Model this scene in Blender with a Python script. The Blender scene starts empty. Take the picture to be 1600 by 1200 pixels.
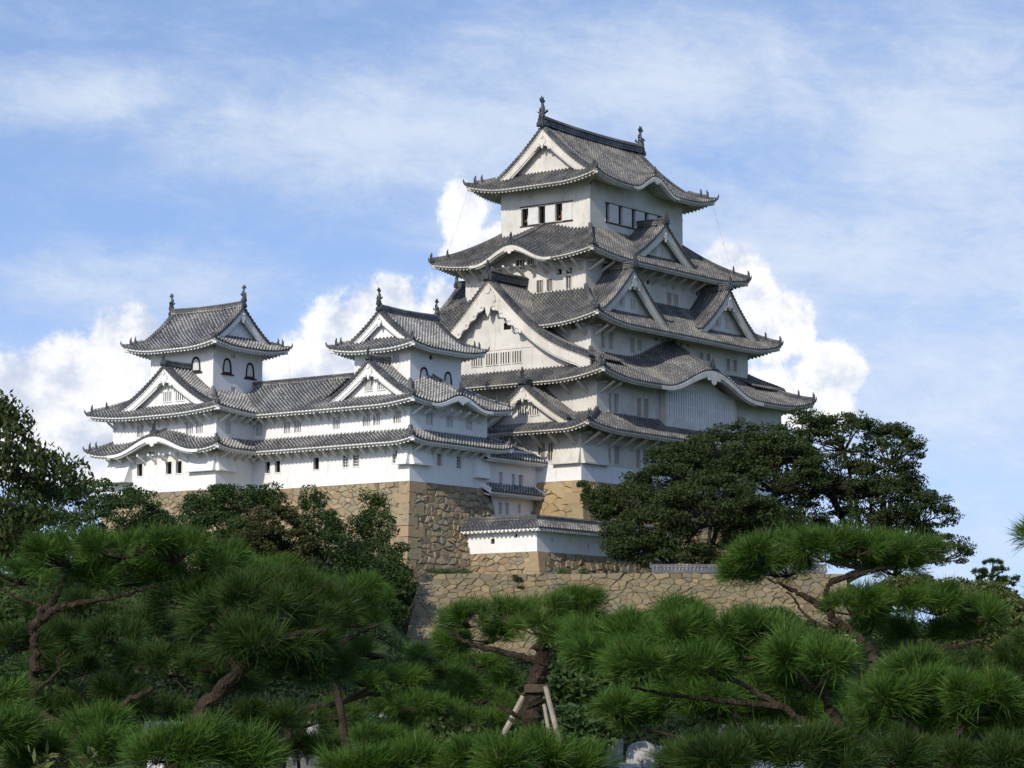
import bpy, math, random
import numpy as np
from math import sin, cos, pi, radians, sqrt, atan, atan2, asin
random.seed(7); rng = np.random.default_rng(7)
scn = bpy.context.scene
COL = scn.collection

# ------------------------------------------------------------------ camera
FOC, YH = 4380.0, 1126.0
PITCH = atan((YH-600)/FOC); TH = atan2(.805, .593)
RV = np.array([cos(TH), -sin(TH), 0.0]); DH = np.array([sin(TH), cos(TH), 0.0])
DV = cos(PITCH)*DH + sin(PITCH)*np.array([0, 0, 1.0]); UV_ = -sin(PITCH)*DH + cos(PITCH)*np.array([0, 0, 1.0])
CAM = np.array([-201.87297, -141.14442, -21.05239])
GZ = -22.65                                   # garden ground level
cam = bpy.data.cameras.new("camera"); camo = bpy.data.objects.new("camera", cam); COL.objects.link(camo)
cam.sensor_width = 36; cam.lens = FOC/1600*36; cam.clip_start = .5; cam.clip_end = 9000
from mathutils import Matrix, Vector
camo.matrix_world = Matrix(((RV[0], UV_[0], -DV[0], CAM[0]), (RV[1], UV_[1], -DV[1], CAM[1]), (RV[2], UV_[2], -DV[2], CAM[2]), (0, 0, 0, 1)))
scn.camera = camo
def at(px, py, d):
    "world point seen at photo position px,py at horizontal distance d"
    v = DV + RV*(px-800)/FOC + UV_*(600-py)/FOC
    return CAM + v*(d/np.dot(v, DH))
def gnd(px, d, z=GZ):
    p = at(px, 1126, d); p[2] = z; return p

# ------------------------------------------------------------------ light
SUN_EL, SUN_S = 33.0, 7.0
to_sun = np.array([-cos(radians(SUN_EL))*cos(radians(SUN_S)), -cos(radians(SUN_EL))*sin(radians(SUN_S)), sin(radians(SUN_EL))])
sl = bpy.data.lights.new("sun", 'SUN'); sl.energy = 2.1; sl.angle = radians(.53); sl.color = (1.0, .93, .82)
so = bpy.data.objects.new("sun", sl); COL.objects.link(so)
so.rotation_euler = Vector(to_sun).to_track_quat('Z', 'Y').to_euler()
scn.view_settings.view_transform = 'Standard'; scn.view_settings.look = 'None'
scn.view_settings.exposure = 0.95; scn.view_settings.gamma = 1.0
scn.cycles.max_bounces = 6; scn.cycles.diffuse_bounces = 3; scn.cycles.transparent_max_bounces = 6
scn.cycles.sample_clamp_indirect = 4

class NT:
    def __init__(s, tree): s.t = tree; s.n = tree.nodes; s.l = tree.links
    def node(s, typ, **kw):
        n = s.n.new(typ)
        for k, v in kw.items():
            if k in ('i',):
                for a, b in v.items():
                    if hasattr(b, 'node') or isinstance(b, bpy.types.NodeSocket): s.l.new(b, n.inputs[a])
                    else: n.inputs[a].default_value = b
            else: setattr(n, k, v)
        return n
    def m(s, op, a, b=None, c=None, clamp=False):
        n = s.n.new('ShaderNodeMath'); n.operation = op; n.use_clamp = clamp
        for i, v in enumerate((a, b, c)):
            if v is None: continue
            if isinstance(v, bpy.types.NodeSocket): s.l.new(v, n.inputs[i])
            else: n.inputs[i].default_value = v
        return n.outputs[0]
    def vm(s, op, a, b=None, out=0):
        n = s.n.new('ShaderNodeVectorMath'); n.operation = op
        for i, v in enumerate((a, b)):
            if v is None: continue
            if isinstance(v, bpy.types.NodeSocket): s.l.new(v, n.inputs[i])
            else: n.inputs[i].default_value = v
        return n.outputs[out]
    def noise(s, vec, scale, detail=4, rough=.55, out=0, dist=0.0):
        n = s.n.new('ShaderNodeTexNoise'); s.l.new(vec, n.inputs['Vector'])
        n.inputs['Scale'].default_value = scale; n.inputs['Detail'].default_value = detail; n.inputs['Roughness'].default_value = rough
        n.inputs['Distortion'].default_value = dist
        return n.outputs[out]
    def ramp(s, fac, stops, interp='LINEAR'):
        n = s.n.new('ShaderNodeValToRGB'); n.color_ramp.interpolation = interp
        s.l.new(fac, n.inputs[0]); cr = n.color_ramp
        while len(cr.elements) < len(stops): cr.elements.new(.5)
        for e, (p, c) in zip(cr.elements, stops):
            e.position = p; e.color = (*c, 1) if len(c) == 3 else c
        return n.outputs[0]
    def mix(s, f, a, b, typ='MIX'):
        n = s.n.new('ShaderNodeMix'); n.data_type = 'RGBA'; n.blend_type = typ
        for i, v in ((0, f), (6, a), (7, b)):
            if isinstance(v, bpy.types.NodeSocket): s.l.new(v, n.inputs[i])
            else: n.inputs[i].default_value = (*v, 1) if isinstance(v, tuple) and len(v) == 3 else v
        return n.outputs[2]
    def sstep(s, x, a, b):
        n = s.n.new('ShaderNodeMapRange'); n.interpolation_type = 'SMOOTHSTEP'
        s.l.new(x, n.inputs[0]); n.inputs[1].default_value = a; n.inputs[2].default_value = b
        return n.outputs[0]

# ------------------------------------------------------------------ sky with clouds (all in world directions)
w = bpy.data.worlds.new("World"); scn.world = w; w.use_nodes = True
T = NT(w.node_tree); T.n.clear()
tc = T.node('ShaderNodeTexCoord').outputs['Generated']
sp = T.node('ShaderNodeSeparateXYZ', i={0: tc})
zl = T.m('MULTIPLY_ADD', T.m('MAXIMUM', sp.outputs[2], 0.0), 1.9, .22)
cb = T.node('ShaderNodeCombineXYZ', i={0: sp.outputs[0], 1: sp.outputs[1], 2: zl})
sky = T.node('ShaderNodeTexSky', sky_type='NISHITA', sun_disc=False, sun_elevation=radians(SUN_EL), sun_rotation=atan2(to_sun[0], to_sun[1]),
             air_density=1.0, dust_density=.6, ozone_density=1.6)
T.l.new(T.vm('NORMALIZE', cb.outputs[0]), sky.inputs[0])
skyc = T.mix(1.0, sky.outputs[0], (1.0, 1.0, 1.05), 'MULTIPLY')
ax = T.vm('DOT_PRODUCT', tc, tuple(RV), out=1); ay = T.vm('DOT_PRODUCT', tc, tuple(DH), out=1)
X = T.m('MULTIPLY', T.m('ARCTAN2', ax, ay), 4.38); Y = T.m('MULTIPLY', T.m('ARCSINE', sp.outputs[2]), 4.38)
P2 = T.node('ShaderNodeCombineXYZ', i={0: X, 1: Y}).outputs[0]
def shifted(v, dx, dy): return T.vm('ADD', v, (dx, dy, 0))
# cumulus heads: (az, el, ra, re) in units of 1/4.38 rad
def pxb(x, y, rx, ry): return ((x-800)/1000, (1126-y)/1000, rx/1000, ry/1000)
BL = [pxb(205, 550, 82, 66), pxb(110, 590, 88, 66), pxb(40, 650, 90, 100), pxb(300, 600, 60, 70), pxb(110, 700, 190, 90),
      pxb(600, 495, 85, 72), pxb(530, 540, 80, 75), pxb(470, 590, 70, 75), pxb(690, 500, 60, 62), pxb(590, 600, 160, 90),
      pxb(728, 332, 46, 62), pxb(765, 400, 70, 60), pxb(1150, 450, 58, 68), pxb(1205, 525, 62, 66), pxb(1300, 585, 60, 42), pxb(1180, 620, 100, 60), pxb(1250, 640, 80, 40)]
def field(v):
    n1 = T.noise(v, 7.0, 9, .66)
    n2 = T.noise(v, 2.4, 2, .5)
    out = None
    for (cx, cy, rx, ry) in BL:
        q = T.vm('MULTIPLY', T.vm('SUBTRACT', v, (cx, cy, 0)), (1/rx, 1/ry, 0))
        dist = T.m('SUBTRACT', 1.0, T.vm('LENGTH', q, out=1))
        out = dist if out is None else T.m('SMOOTH_MAX', out, dist, .18)
    return out, n1, n2
fb, n1, n2 = field(P2)
edge = T.m('MULTIPLY_ADD', T.m('SUBTRACT', n1, .5), 2.1, fb)
alpha = T.sstep(edge, -.08, .26)
soft = T.sstep(edge, -.45, .5)
# lighting of the cloud: noise sampled toward the sun gives lit and shaded sides
n1s = T.noise(shifted(P2, -.022, .03), 7.0, 7, .6)
n3 = T.noise(shifted(P2, 3.1, 1.7), 4.2, 5, .6)
sh = T.m('MULTIPLY_ADD', T.m('SUBTRACT', n1, n1s), 2.2, .62)
sh = T.m('ADD', sh, T.m('MULTIPLY', T.m('SUBTRACT', n3, .5), 1.35))
deep = T.sstep(edge, .25, 1.0)
low = T.sstep(Y, .62, .42)
sh = T.m('SUBTRACT', sh, T.m('MULTIPLY', T.m('MULTIPLY', deep, low), .26), clamp=True)
cumc = T.ramp(sh, [(.0, (.27, .31, .40)), (.35, (.36, .39, .46)), (.6, (.49, .50, .52)), (.85, (.56, .56, .56))])
# high thin cloud, long streaks
rot = T.node('ShaderNodeVectorRotate', rotation_type='Z_AXIS', i={'Vector': P2, 'Angle': radians(6)}).outputs[0]
st = T.vm('MULTIPLY', rot, (1.0, 2.1, 1))
c1 = T.noise(st, 1.7, 8, .58, dist=.5); c2 = T.noise(shifted(st, 5, 2), 6.5, 11, .74, dist=.3); c3 = T.noise(shifted(P2, 9, 9), .9, 2, .5)
cir = T.m('ADD', T.m('MULTIPLY', c1, .46), T.m('MULTIPLY', c2, .44)); cir = T.m('ADD', cir, T.m('MULTIPLY', c3, .25))
bank = None                                   # broad veils
for (x, y, rx, ry) in ((640, 215, 420, 110), (1050, 130, 330, 110), (1450, 200, 260, 150), (1350, 420, 380, 170), (190, 460, 260, 60), (900, 370, 260, 60), (1470, 660, 330, 190), (1500, 850, 300, 120), (120, 170, 160, 50)):
    cx, cy, rx, ry = pxb(x, y, rx, ry)
    q = T.vm('MULTIPLY', T.vm('SUBTRACT', P2, (cx, cy, 0)), (1/rx, 1/ry, 0))
    d_ = T.m('SUBTRACT', 1.0, T.vm('LENGTH', q, out=1)); bank = d_ if bank is None else T.m('SMOOTH_MAX', bank, d_, .4)
cir = T.m('ADD', cir, T.m('MULTIPLY', T.m('MAXIMUM', bank, -.6), .24))
cirm = T.m('MULTIPLY', T.sstep(cir, .30, .80), .86)
horiz = T.m('MULTIPLY', T.m('MULTIPLY', T.sstep(Y, 1.0, .10), T.m('MULTIPLY_ADD', T.m('SUBTRACT', c2, .5), 1.6, 1.0)), .72, clamp=True)
cirm = T.m('MAXIMUM', cirm, horiz)
# camera-independent radiance: the Nishita sky is scaled first, clouds are in final units
bg = T.mix(1.0, skyc, (.136, .135, .134), 'MULTIPLY')
bg = T.mix(cirm, bg, T.ramp(T.m('ADD', cir, T.m('MULTIPLY', T.m('SUBTRACT', c2, .5), .5)), [(.45, (.27, .335, .455)), (.62, (.315, .37, .465)), (.85, (.375, .42, .495))]))
bg = T.mix(T.m('MULTIPLY', soft, .35), bg, (.38, .42, .50))
bg = T.mix(alpha, bg, cumc)
SKYK = 1.0
o_ = T.node('ShaderNodeOutputWorld'); b_ = T.node('ShaderNodeBackground', i={0: T.mix(1.0, bg, (10, 10, 10), 'MULTIPLY'), 1: .1*SKYK})
T.l.new(b_.outputs[0], o_.inputs[0])
w.cycles.sampling_method = 'MANUAL'; w.cycles.sample_map_resolution = 512

# ------------------------------------------------------------------ materials
def material(name):
    m = bpy.data.materials.new(name); m.use_nodes = True; t = NT(m.node_tree); t.n.clear()
    b = t.node('ShaderNodeBsdfPrincipled'); o = t.node('ShaderNodeOutputMaterial'); t.l.new(b.outputs[0], o.inputs[0])
    return m, t, b
def setb(t, b, **kw):
    for k, v in kw.items():
        k = {'col': 'Base Color', 'rough': 'Roughness', 'spec': 'Specular IOR Level', 'normal': 'Normal'}[k]
        if isinstance(v, bpy.types.NodeSocket): t.l.new(v, b.inputs[k])
        else: b.inputs[k].default_value = (*v, 1) if isinstance(v, tuple) else v
def bump(t, h, strength, dist, normal=None):
    n = t.node('ShaderNodeBump', i={'Height': h, 'Strength': strength, 'Distance': dist}); return n.outputs[0]
def plaster(name, ca, cb_, stain, amt):
    m, t, b = material(name); p = t.node('ShaderNodeTexCoord').outputs['Object']
    big = t.noise(p, .55, 5, .6); streak = t.noise(t.vm('MULTIPLY', p, (1.3, 1.3, .38)), 1.4, 6, .65); fine = t.noise(p, 6, 4, .6)
    c = t.mix(t.sstep(big, .35, .65), ca, cb_)
    f = t.m('MULTIPLY', t.sstep(t.m('ADD', t.m('MULTIPLY', streak, .7), t.m('MULTIPLY', fine, .3)), .5, .72), amt)
    c = t.mix(f, c, stain)
    setb(t, b, col=c, rough=.85, spec=.2, normal=bump(t, t.m('ADD', fine, big), .25, .04)); return m
M = {}
M['plaster_old'] = plaster('plaster_old', (.60, .575, .515), (.51, .485, .43), (.30, .275, .23), .55)
M['plaster_white'] = plaster('plaster_white', (.74, .73, .71), (.70, .69, .665), (.40, .38, .34), .50)
M['board_old'] = plaster('board_old', (.62, .58, .51), (.52, .48, .41), (.28, .25, .2), .65)
M['board_white'] = plaster('board_white', (.76, .75, .72), (.70, .69, .66), (.4, .38, .34), .40)
def tile(name, dark, light, mortar, mamt, per=.30):
    m, t, b = material(name); uv = t.node('ShaderNodeUVMap').outputs[0]; p = t.node('ShaderNodeTexCoord').outputs['Object']
    s = t.node('ShaderNodeSeparateXYZ', i={0: uv}); u, v = s.outputs[0], s.outputs[1]
    cellu = t.m('FLOOR', u); rnd = t.node('ShaderNodeTexWhiteNoise', noise_dimensions='2D')
    cellv = t.m('FLOOR', t.m('DIVIDE', v, per)); t.l.new(t.node('ShaderNodeCombineXYZ', i={0: cellu, 1: cellv}).outputs[0], rnd.inputs['Vector'])
    big = t.noise(p, .5, 5, .6); med = t.noise(p, 2.6, 5, .65)
    c = t.mix(t.m('ADD', t.m('MULTIPLY', rnd.outputs[0], .55), t.m('MULTIPLY', med, .5)), dark, light)
    c = t.mix(t.m('MULTIPLY', t.sstep(big, .48, .66), .45), c, (.20, .18, .14))
    onrib = t.m('LESS_THAN', t.m('ABSOLUTE', t.m('SUBTRACT', t.m('FRACT', u), .5)), .27)
    fr = t.m('FRACT', t.m('DIVIDE', v, per))
    thr = t.m('ADD', t.m('MULTIPLY_ADD', t.m('SUBTRACT', med, .5), 1.2, mamt), t.m('MULTIPLY', t.m('SUBTRACT', big, .5), 1.3))
    mort = t.m('MULTIPLY', onrib, t.m('LESS_THAN', fr, thr))
    c = t.mix(t.m('MULTIPLY', mort, .85), c, mortar)
    step = t.m('MULTIPLY', fr, .6)
    setb(t, b, col=c, rough=.62, spec=.35, normal=bump(t, t.m('ADD', step, t.m('MULTIPLY', med, .6)), .5, .05)); return m
M['tile_old'] = tile('tile_old', (.040, .041, .043), (.090, .090, .088), (.26, .245, .22), .20)
M['tile_light'] = tile('tile_light', (.048, .050, .053), (.112, .112, .114), (.42, .41, .385), .30)
M['tile_dark'] = tile('tile_dark', (.030, .032, .035), (.075, .075, .076), (.32, .31, .29), .18)
def plain(name, col, rough=.7, spec=.3, var=.3, sc=2.0):
    m, t, b = material(name); p = t.node('ShaderNodeTexCoord').outputs['Object']
    n = t.noise(p, sc, 5, .6); d = tuple(x*(1-var) for x in col); l = tuple(min(1, x*(1+var)) for x in col)
    setb(t, b, col=t.mix(t.sstep(n, .3, .7), d, l), rough=rough, spec=spec, normal=bump(t, n, .3, .03)); return m
M['bronze'] = plain('bronze', (.045, .048, .05), .5, .4)
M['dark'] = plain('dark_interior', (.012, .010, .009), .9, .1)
M['dark_wood'] = plain('dark_wood', (.035, .025, .022), .7, .2)
M['shutter'] = plain('shutter', (.56, .55, .53), .8, .2, .06)
M['shade_panel'] = plain('shade_panel', (.24, .235, .23), .8, .2, .1)
M['wood'] = plain('weathered_wood', (.30, .25, .20), .8, .2, .35, 9)
M['rope'] = plain('rope', (.10, .075, .05), .9, .1, .3, 20)
def stone(name, cols, scale, gap=.045, mortar=(.10, .08, .055)):
    m, t, b = material(name); p = t.node('ShaderNodeTexCoord').outputs['Object']
    wn = t.noise(p, 1.6, 5, .7, out=1); p2 = t.vm('ADD', p, t.vm('MULTIPLY', t.vm('SUBTRACT', wn, (.5, .5, .5)), (.75, .75, .5)))
    p2 = t.vm('MULTIPLY', p2, (scale, scale, scale*1.25))
    e = t.node('ShaderNodeTexVoronoi', feature='DISTANCE_TO_EDGE', i={'Vector': p2, 'Scale': 1.0, 'Randomness': .9}).outputs['Distance']
    vc = t.node('ShaderNodeTexVoronoi', feature='F1', i={'Vector': p2, 'Scale': 1.0, 'Randomness': .9}).outputs['Color']
    r = t.node('ShaderNodeSeparateColor', i={0: vc})
    c = t.ramp(r.outputs[0], [(i/(len(cols)-1), k) for i, k in enumerate(cols)])
    f = t.noise(p, 2.2, 8, .7); f2 = t.noise(p, 9, 6, .7)
    c = t.mix(t.m('MULTIPLY', t.sstep(f, .5, .75), .55), c, (.16, .125, .085))
    c = t.mix(t.m('MULTIPLY', t.sstep(f2, .55, .8), .4), c, (.42, .38, .30))
    g = t.m('ADD', e, t.m('MULTIPLY', t.m('SUBTRACT', f2, .5), .05))
    c = t.mix(t.m('MULTIPLY', t.sstep(g, gap, gap*.35), t.sstep(t.noise(p, 1.7, 3, .6), .3, .5)), c, mortar)
    h = t.m('ADD', t.sstep(e, 0.0, .16), t.m('MULTIPLY', r.outputs[1], .35)); h = t.m('ADD', h, t.m('MULTIPLY', f, .55))
    setb(t, b, col=c, rough=.9, spec=.15, normal=bump(t, h, .9, .16)); return m
M['stone_tan'] = stone('stone_tan', [(.22, .165, .095), (.31, .235, .135), (.26, .225, .145), (.33, .255, .15), (.275, .19, .11), (.25, .22, .15)], 1.5, .022, (.15, .115, .075))
M['stone_big'] = stone('stone_big', [(.33, .25, .14), (.40, .31, .18), (.36, .26, .14), (.43, .35, .21)], .72, .016, (.2, .15, .09))
M['stone_grey'] = stone('stone_grey', [(.22, .195, .13), (.30, .255, .165), (.25, .235, .175), (.34, .27, .17), (.22, .20, .165), (.28, .22, .14)], 1.4, .024, (.14, .115, .075))
def rubble(name, cols):
    m, t, b = material(name); p = t.node('ShaderNodeTexCoord').outputs['Object']; oi = t.node('ShaderNodeNewGeometry').outputs['Random Per Island']
    c = t.ramp(oi, [(i/(len(cols)-1), k) for i, k in enumerate(cols)]); f = t.noise(p, 2.2, 8, .7); f2 = t.noise(p, 8, 6, .7); f3 = t.noise(p, .28, 3, .6)
    c = t.mix(t.m('MULTIPLY', t.sstep(f, .48, .75), .6), c, (.15, .12, .08)); c = t.mix(t.m('MULTIPLY', t.sstep(f2, .55, .8), .35), c, (.42, .38, .30))
    c = t.mix(t.m('MULTIPLY', t.sstep(f3, .5, .72), .35), c, (.16, .15, .11))
    setb(t, b, col=c, rough=.92, spec=.12, normal=bump(t, t.m('ADD', f, t.m('MULTIPLY', f2, .4)), .8, .12)); return m
M['rubble_tan'] = rubble('rubble_tan', [(.19, .145, .085), (.30, .23, .135), (.24, .205, .135), (.33, .26, .155), (.27, .185, .11), (.235, .22, .165), (.30, .24, .15), (.36, .29, .19)])
M['rubble_big'] = rubble('rubble_big', [(.30, .215, .108), (.36, .265, .14), (.31, .225, .115), (.37, .295, .17)])
M['rubble_grey'] = rubble('rubble_grey', [(.12, .095, .055), (.225, .172, .095), (.15, .135, .082), (.26, .195, .105), (.145, .125, .088), (.20, .15, .083), (.17, .158, .105)])
M['joint'] = plain('joint', (.085, .065, .042), .95, .05, .3)
def blockm(name, a, b2):
    m, t, b = material(name); p = t.node('ShaderNodeTexCoord').outputs['Object']; oi = t.node('ShaderNodeNewGeometry').outputs['Random Per Island']
    c = t.mix(oi, a, b2); f = t.noise(p, 2.5, 8, .7)
    c = t.mix(t.m('MULTIPLY', t.sstep(f, .45, .75), .5), c, (.17, .13, .085))
    setb(t, b, col=c, rough=.9, spec=.15, normal=bump(t, f, .6, .12)); return m
M['block_tan'] = blockm('block_tan', (.33, .225, .125), (.28, .225, .14))
M['block_grey'] = blockm('block_grey', (.25, .195, .12), (.20, .175, .115))
M['candle'] = plain('pine_candle', (.20, .14, .06), .8, .2, .2, 5)
M['rock'] = plain('rock', (.30, .29, .27), .85, .2, .5, 3)
M['grass'] = plain('grass', (.05, .075, .022), .9, .1, .5, .8)
def foliage(name, a, b2, c3, trans=.25, sc=.6, rough=.5):
    m, t, b = material(name); g = t.node('ShaderNodeNewGeometry'); p = g.outputs['Position']
    n = t.noise(p, sc, 3, .6); r = g.outputs['Random Per Island']
    c = t.mix(t.sstep(n, .35, .65), a, b2); c = t.mix(t.m('MULTIPLY', t.m('POWER', r, 2.0), .7), c, c3)
    setb(t, b, col=c, rough=rough, spec=.12)
    tr = t.node('ShaderNodeBsdfTranslucent', i={0: c}); mx = t.node('ShaderNodeMixShader', i={0: trans, 1: b.outputs[0], 2: tr.outputs[0]})
    out = [x for x in t.n if x.type == 'OUTPUT_MATERIAL'][0]; t.l.new(mx.outputs[0], out.inputs[0]); return m
M['needle'] = foliage('pine_needles', (.026, .084, .011), (.054, .128, .014), (.11, .13, .035), .18, 5.5)
M['needle_dark'] = foliage('pine_needles_shaded', (.014, .045, .008), (.030, .068, .010), (.07, .075, .022), .12, 5.5)  # darker needle copy: shade among the pads is put into the colour
M['leaf_dark'] = foliage('leaf_dark', (.027, .048, .014), (.040, .062, .018), (.075, .085, .032), .25, .35)
M['leaf_conifer'] = foliage('leaf_conifer', (.024, .058, .015), (.038, .074, .018), (.06, .075, .025), .2, .3)
M['leaf_under_shade'] = foliage('leaf_under_shade', (.006, .015, .004), (.012, .024, .006), (.03, .042, .012), .12, .15)  # leaf colour taken nearly black to stand in for shade behind the pines
M['leaf_olive'] = foliage('leaf_olive', (.045, .062, .020), (.065, .070, .022), (.09, .075, .03), .2, .3)
M['leaf_mid'] = foliage('leaf_mid', (.032, .070, .020), (.050, .092, .026), (.085, .11, .035), .25, .4)
M['leaf_light'] = foliage('leaf_light', (.060, .095, .028), (.10, .115, .035), (.15, .13, .05), .25, .4)
M['leaf_cherry'] = foliage('leaf_cherry', (.024, .048, .012), (.038, .062, .016), (.09, .08, .03), .25, 1.2, .45)
def barkm(name, a, b2):
    m, t, b = material(name); p = t.node('ShaderNodeTexCoord').outputs['Object']
    v = t.node('ShaderNodeTexVoronoi', feature='DISTANCE_TO_EDGE', i={'Vector': t.vm('MULTIPLY', p, (1, 1, .55)), 'Scale': 75.0}).outputs['Distance']
    n = t.noise(p, 14, 6, .7); c = t.mix(t.sstep(n, .35, .65), a, b2); c = t.mix(t.sstep(v, .08, .0), c, (.015, .010, .008))
    setb(t, b, col=c, rough=.9, spec=.15, normal=bump(t, t.m('ADD', v, n), .9, .012)); return m
M['bark'] = barkm('pine_bark', (.026, .019, .012), (.060, .044, .029))
M['bark_far'] = plain('bark_far', (.045, .036, .028), .9, .1, .3, 2)

# ------------------------------------------------------------------ mesh builder
class MB:
    def __init__(s): s.V = []; s.UV = []; s.n = 0; s.Q = []; s.Tt = []; s.G = []; s.mq = []; s.mt = []; s.mg = []
    def add(s, V, Q=None, T3=None, uv=None, mat=0):
        V = np.asarray(V, float).reshape(-1, 3); k = len(V); s.V.append(V)
        s.UV.append(np.zeros((k, 2)) if uv is None else np.asarray(uv, float).reshape(-1, 2))
        if Q is not None and len(Q): q = np.asarray(Q, int).reshape(-1, 4)+s.n; s.Q.append(q); s.mq.append(np.full(len(q), mat))
        if T3 is not None and len(T3): q = np.asarray(T3, int).reshape(-1, 3)+s.n; s.Tt.append(q); s.mt.append(np.full(len(q), mat))
        s.n += k; return s.n-k
    def grid(s, P, uv=None, mat=0, close=False):
        P = np.asarray(P, float); nu, nv = P.shape[:2]
        i = np.arange(nu-(0 if close else 1))[:, None]; j = np.arange(nv-1)[None, :]; i2 = (i+1) % nu
        q = np.stack([i*nv+j, i2*nv+j, i2*nv+j+1, i*nv+j+1], -1).reshape(-1, 4)
        if uv is not None: uv = np.asarray(uv).reshape(-1, 2)
        s.add(P.reshape(-1, 3), q, uv=uv, mat=mat)
    def box(s, fr, x0, x1, y0, y1, z0, z1, mat=0, uvs=1.0):
        c = [fr(x, y, z) for x in (x0, x1) for y in (y0, y1) for z in (z0, z1)]
        s.add(c, [(0, 1, 3, 2), (4, 6, 7, 5), (0, 4, 5, 1), (2, 3, 7, 6), (0, 2, 6, 4), (1, 5, 7, 3)], mat=mat)
    def hexa(s, c, mat=0):   # 8 corners: bottom 4 (ccw) + top 4
        s.add(c, [(0, 1, 2, 3), (4, 7, 6, 5), (0, 4, 5, 1), (1, 5, 6, 2), (2, 6, 7, 3), (3, 7, 4, 0)], mat=mat)
    def poly(s, pts, mat=0):
        b = s.add(pts); s.G.append([b+i for i in range(len(pts))]); s.mg.append(mat)
    def extr(s, fr, outl, y0, y1, mat=0):
        k = len(outl); A = [fr(x, y0, z) for x, z in outl]; B = [fr(x, y1, z) for x, z in outl]
        s.poly(A, mat); s.poly(B[::-1], mat)
        s.add(A+B, [(i, (i+1) % k, k+(i+1) % k, k+i) for i in range(k)], mat=mat)
    def tube(s, path, rad, seg=7, mat=0, cap=True, jit=0):
        path = np.asarray(path, float); n = len(path); rad = np.broadcast_to(rad, (n,)).astype(float)
        t = np.gradient(path, axis=0); t /= np.linalg.norm(t, axis=1)[:, None]+1e-9
        ref = np.array([.31, .12, .94]); a = np.cross(t, ref); bad = np.linalg.norm(a, axis=1) < .15; a[bad] = np.cross(t[bad], [1, .2, 0])
        a /= np.linalg.norm(a, axis=1)[:, None]; b = np.cross(t, a)
        th = np.arange(seg)/seg*2*pi
        R = rad[:, None, None]*(1 + (jit*rng.normal(size=(n, seg, 1)) if jit else 0))
        P = path[:, None, :] + R*(np.cos(th)[None, :, None]*a[:, None, :]+np.sin(th)[None, :, None]*b[:, None, :])
        P = P.transpose(1, 0, 2); s.grid(P, mat=mat, close=True)
        if cap: s.poly([P[i, 0] for i in range(seg)], mat); s.poly([P[i, -1] for i in range(seg)][::-1], mat)
    def sweep(s, path, prof, mat=0, per=.3, side=None):
        path = np.asarray(path, float); t = np.gradient(path, axis=0); sd = np.stack([t[:, 1], -t[:, 0], 0*t[:, 0]], 1)
        sd /= np.linalg.norm(sd, axis=1)[:, None]+1e-9
        prof = np.asarray(prof, float); L = np.r_[0, np.cumsum(np.linalg.norm(np.diff(path, axis=0), axis=1))]
        P = path[None]+prof[:, 0][:, None, None]*sd[None]+prof[:, 1][:, None, None]*np.array([0, 0, 1.])
        uv = np.zeros(P.shape[:2]+(2,)); uv[..., 0] = L[None]/per; uv[..., 1] = np.r_[0, np.cumsum(np.linalg.norm(np.diff(prof, axis=0), axis=1))][:, None]
        s.grid(P, uv, mat); s.poly(P[:, 0], mat); s.poly(P[::-1, -1], mat)
    def build(s, name, mats, parent=None, smooth=False, merge=False):
        me = bpy.data.meshes.new(name)
        V = np.concatenate(s.V) if s.V else np.zeros((0, 3)); UV = np.concatenate(s.UV) if s.UV else np.zeros((0, 2))
        Q = np.concatenate(s.Q) if s.Q else np.zeros((0, 4), int); T3 = np.concatenate(s.Tt) if s.Tt else np.zeros((0, 3), int)
        li = np.concatenate([Q.ravel(), T3.ravel(), np.array([i for g in s.G for i in g], int)]) if s.n else np.zeros(0, int)
        tot = np.concatenate([np.full(len(Q), 4), np.full(len(T3), 3), np.array([len(g) for g in s.G], int)]).astype(int)
        mi = np.concatenate([x for x in (s.mq and np.concatenate(s.mq) or [] if 0 else (np.concatenate(s.mq) if s.mq else np.zeros(0)), np.concatenate(s.mt) if s.mt else np.zeros(0), np.array(s.mg)) ]).astype(int)
        me.vertices.add(len(V)); me.vertices.foreach_set('co', V.ravel())
        me.loops.add(len(li)); me.loops.foreach_set('vertex_index', li.astype(np.int32))
        me.polygons.add(len(tot)); st = np.r_[0, np.cumsum(tot)[:-1]]
        me.polygons.foreach_set('loop_start', st.astype(np.int32)); me.polygons.foreach_set('loop_total', tot.astype(np.int32))
        me.polygons.foreach_set('material_index', mi.astype(np.int32))
        me.polygons.foreach_set('use_smooth', np.full(len(tot), bool(smooth)))
        ul = me.uv_layers.new(name='UVMap'); ul.data.foreach_set('uv', UV[li].ravel())
        for m in (mats if isinstance(mats, (list, tuple)) else [mats]): me.materials.append(M[m] if isinstance(m, str) else m)
        me.update(); me.validate(clean_customdata=False)
        o = bpy.data.objects.new(name, me); COL.objects.link(o)
        if parent: o.parent = parent
        return o
def thing(name, label, cat, loc=(0, 0, 0), group=None):
    o = bpy.data.objects.new(name, None); COL.objects.link(o); o['label'] = label; o['category'] = cat
    if group: o['group'] = group
    return o
def tag(o, label=None, cat=None, group=None, kind=None):
    if label: o['label'] = label
    if cat: o['category'] = cat
    if group: o['group'] = group
    if kind: o['kind'] = kind
    return o
def FR(side, plane, c=0.0, z=0.0):
    if side == 'W': return lambda x, y, zz: np.array([plane+y, c+x, z+zz])
    if side == 'E': return lambda x, y, zz: np.array([plane-y, c+x, z+zz])
    if side == 'S': return lambda x, y, zz: np.array([c+x, plane+y, z+zz])
    return lambda x, y, zz: np.array([c+x, plane-y, z+zz])
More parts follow.
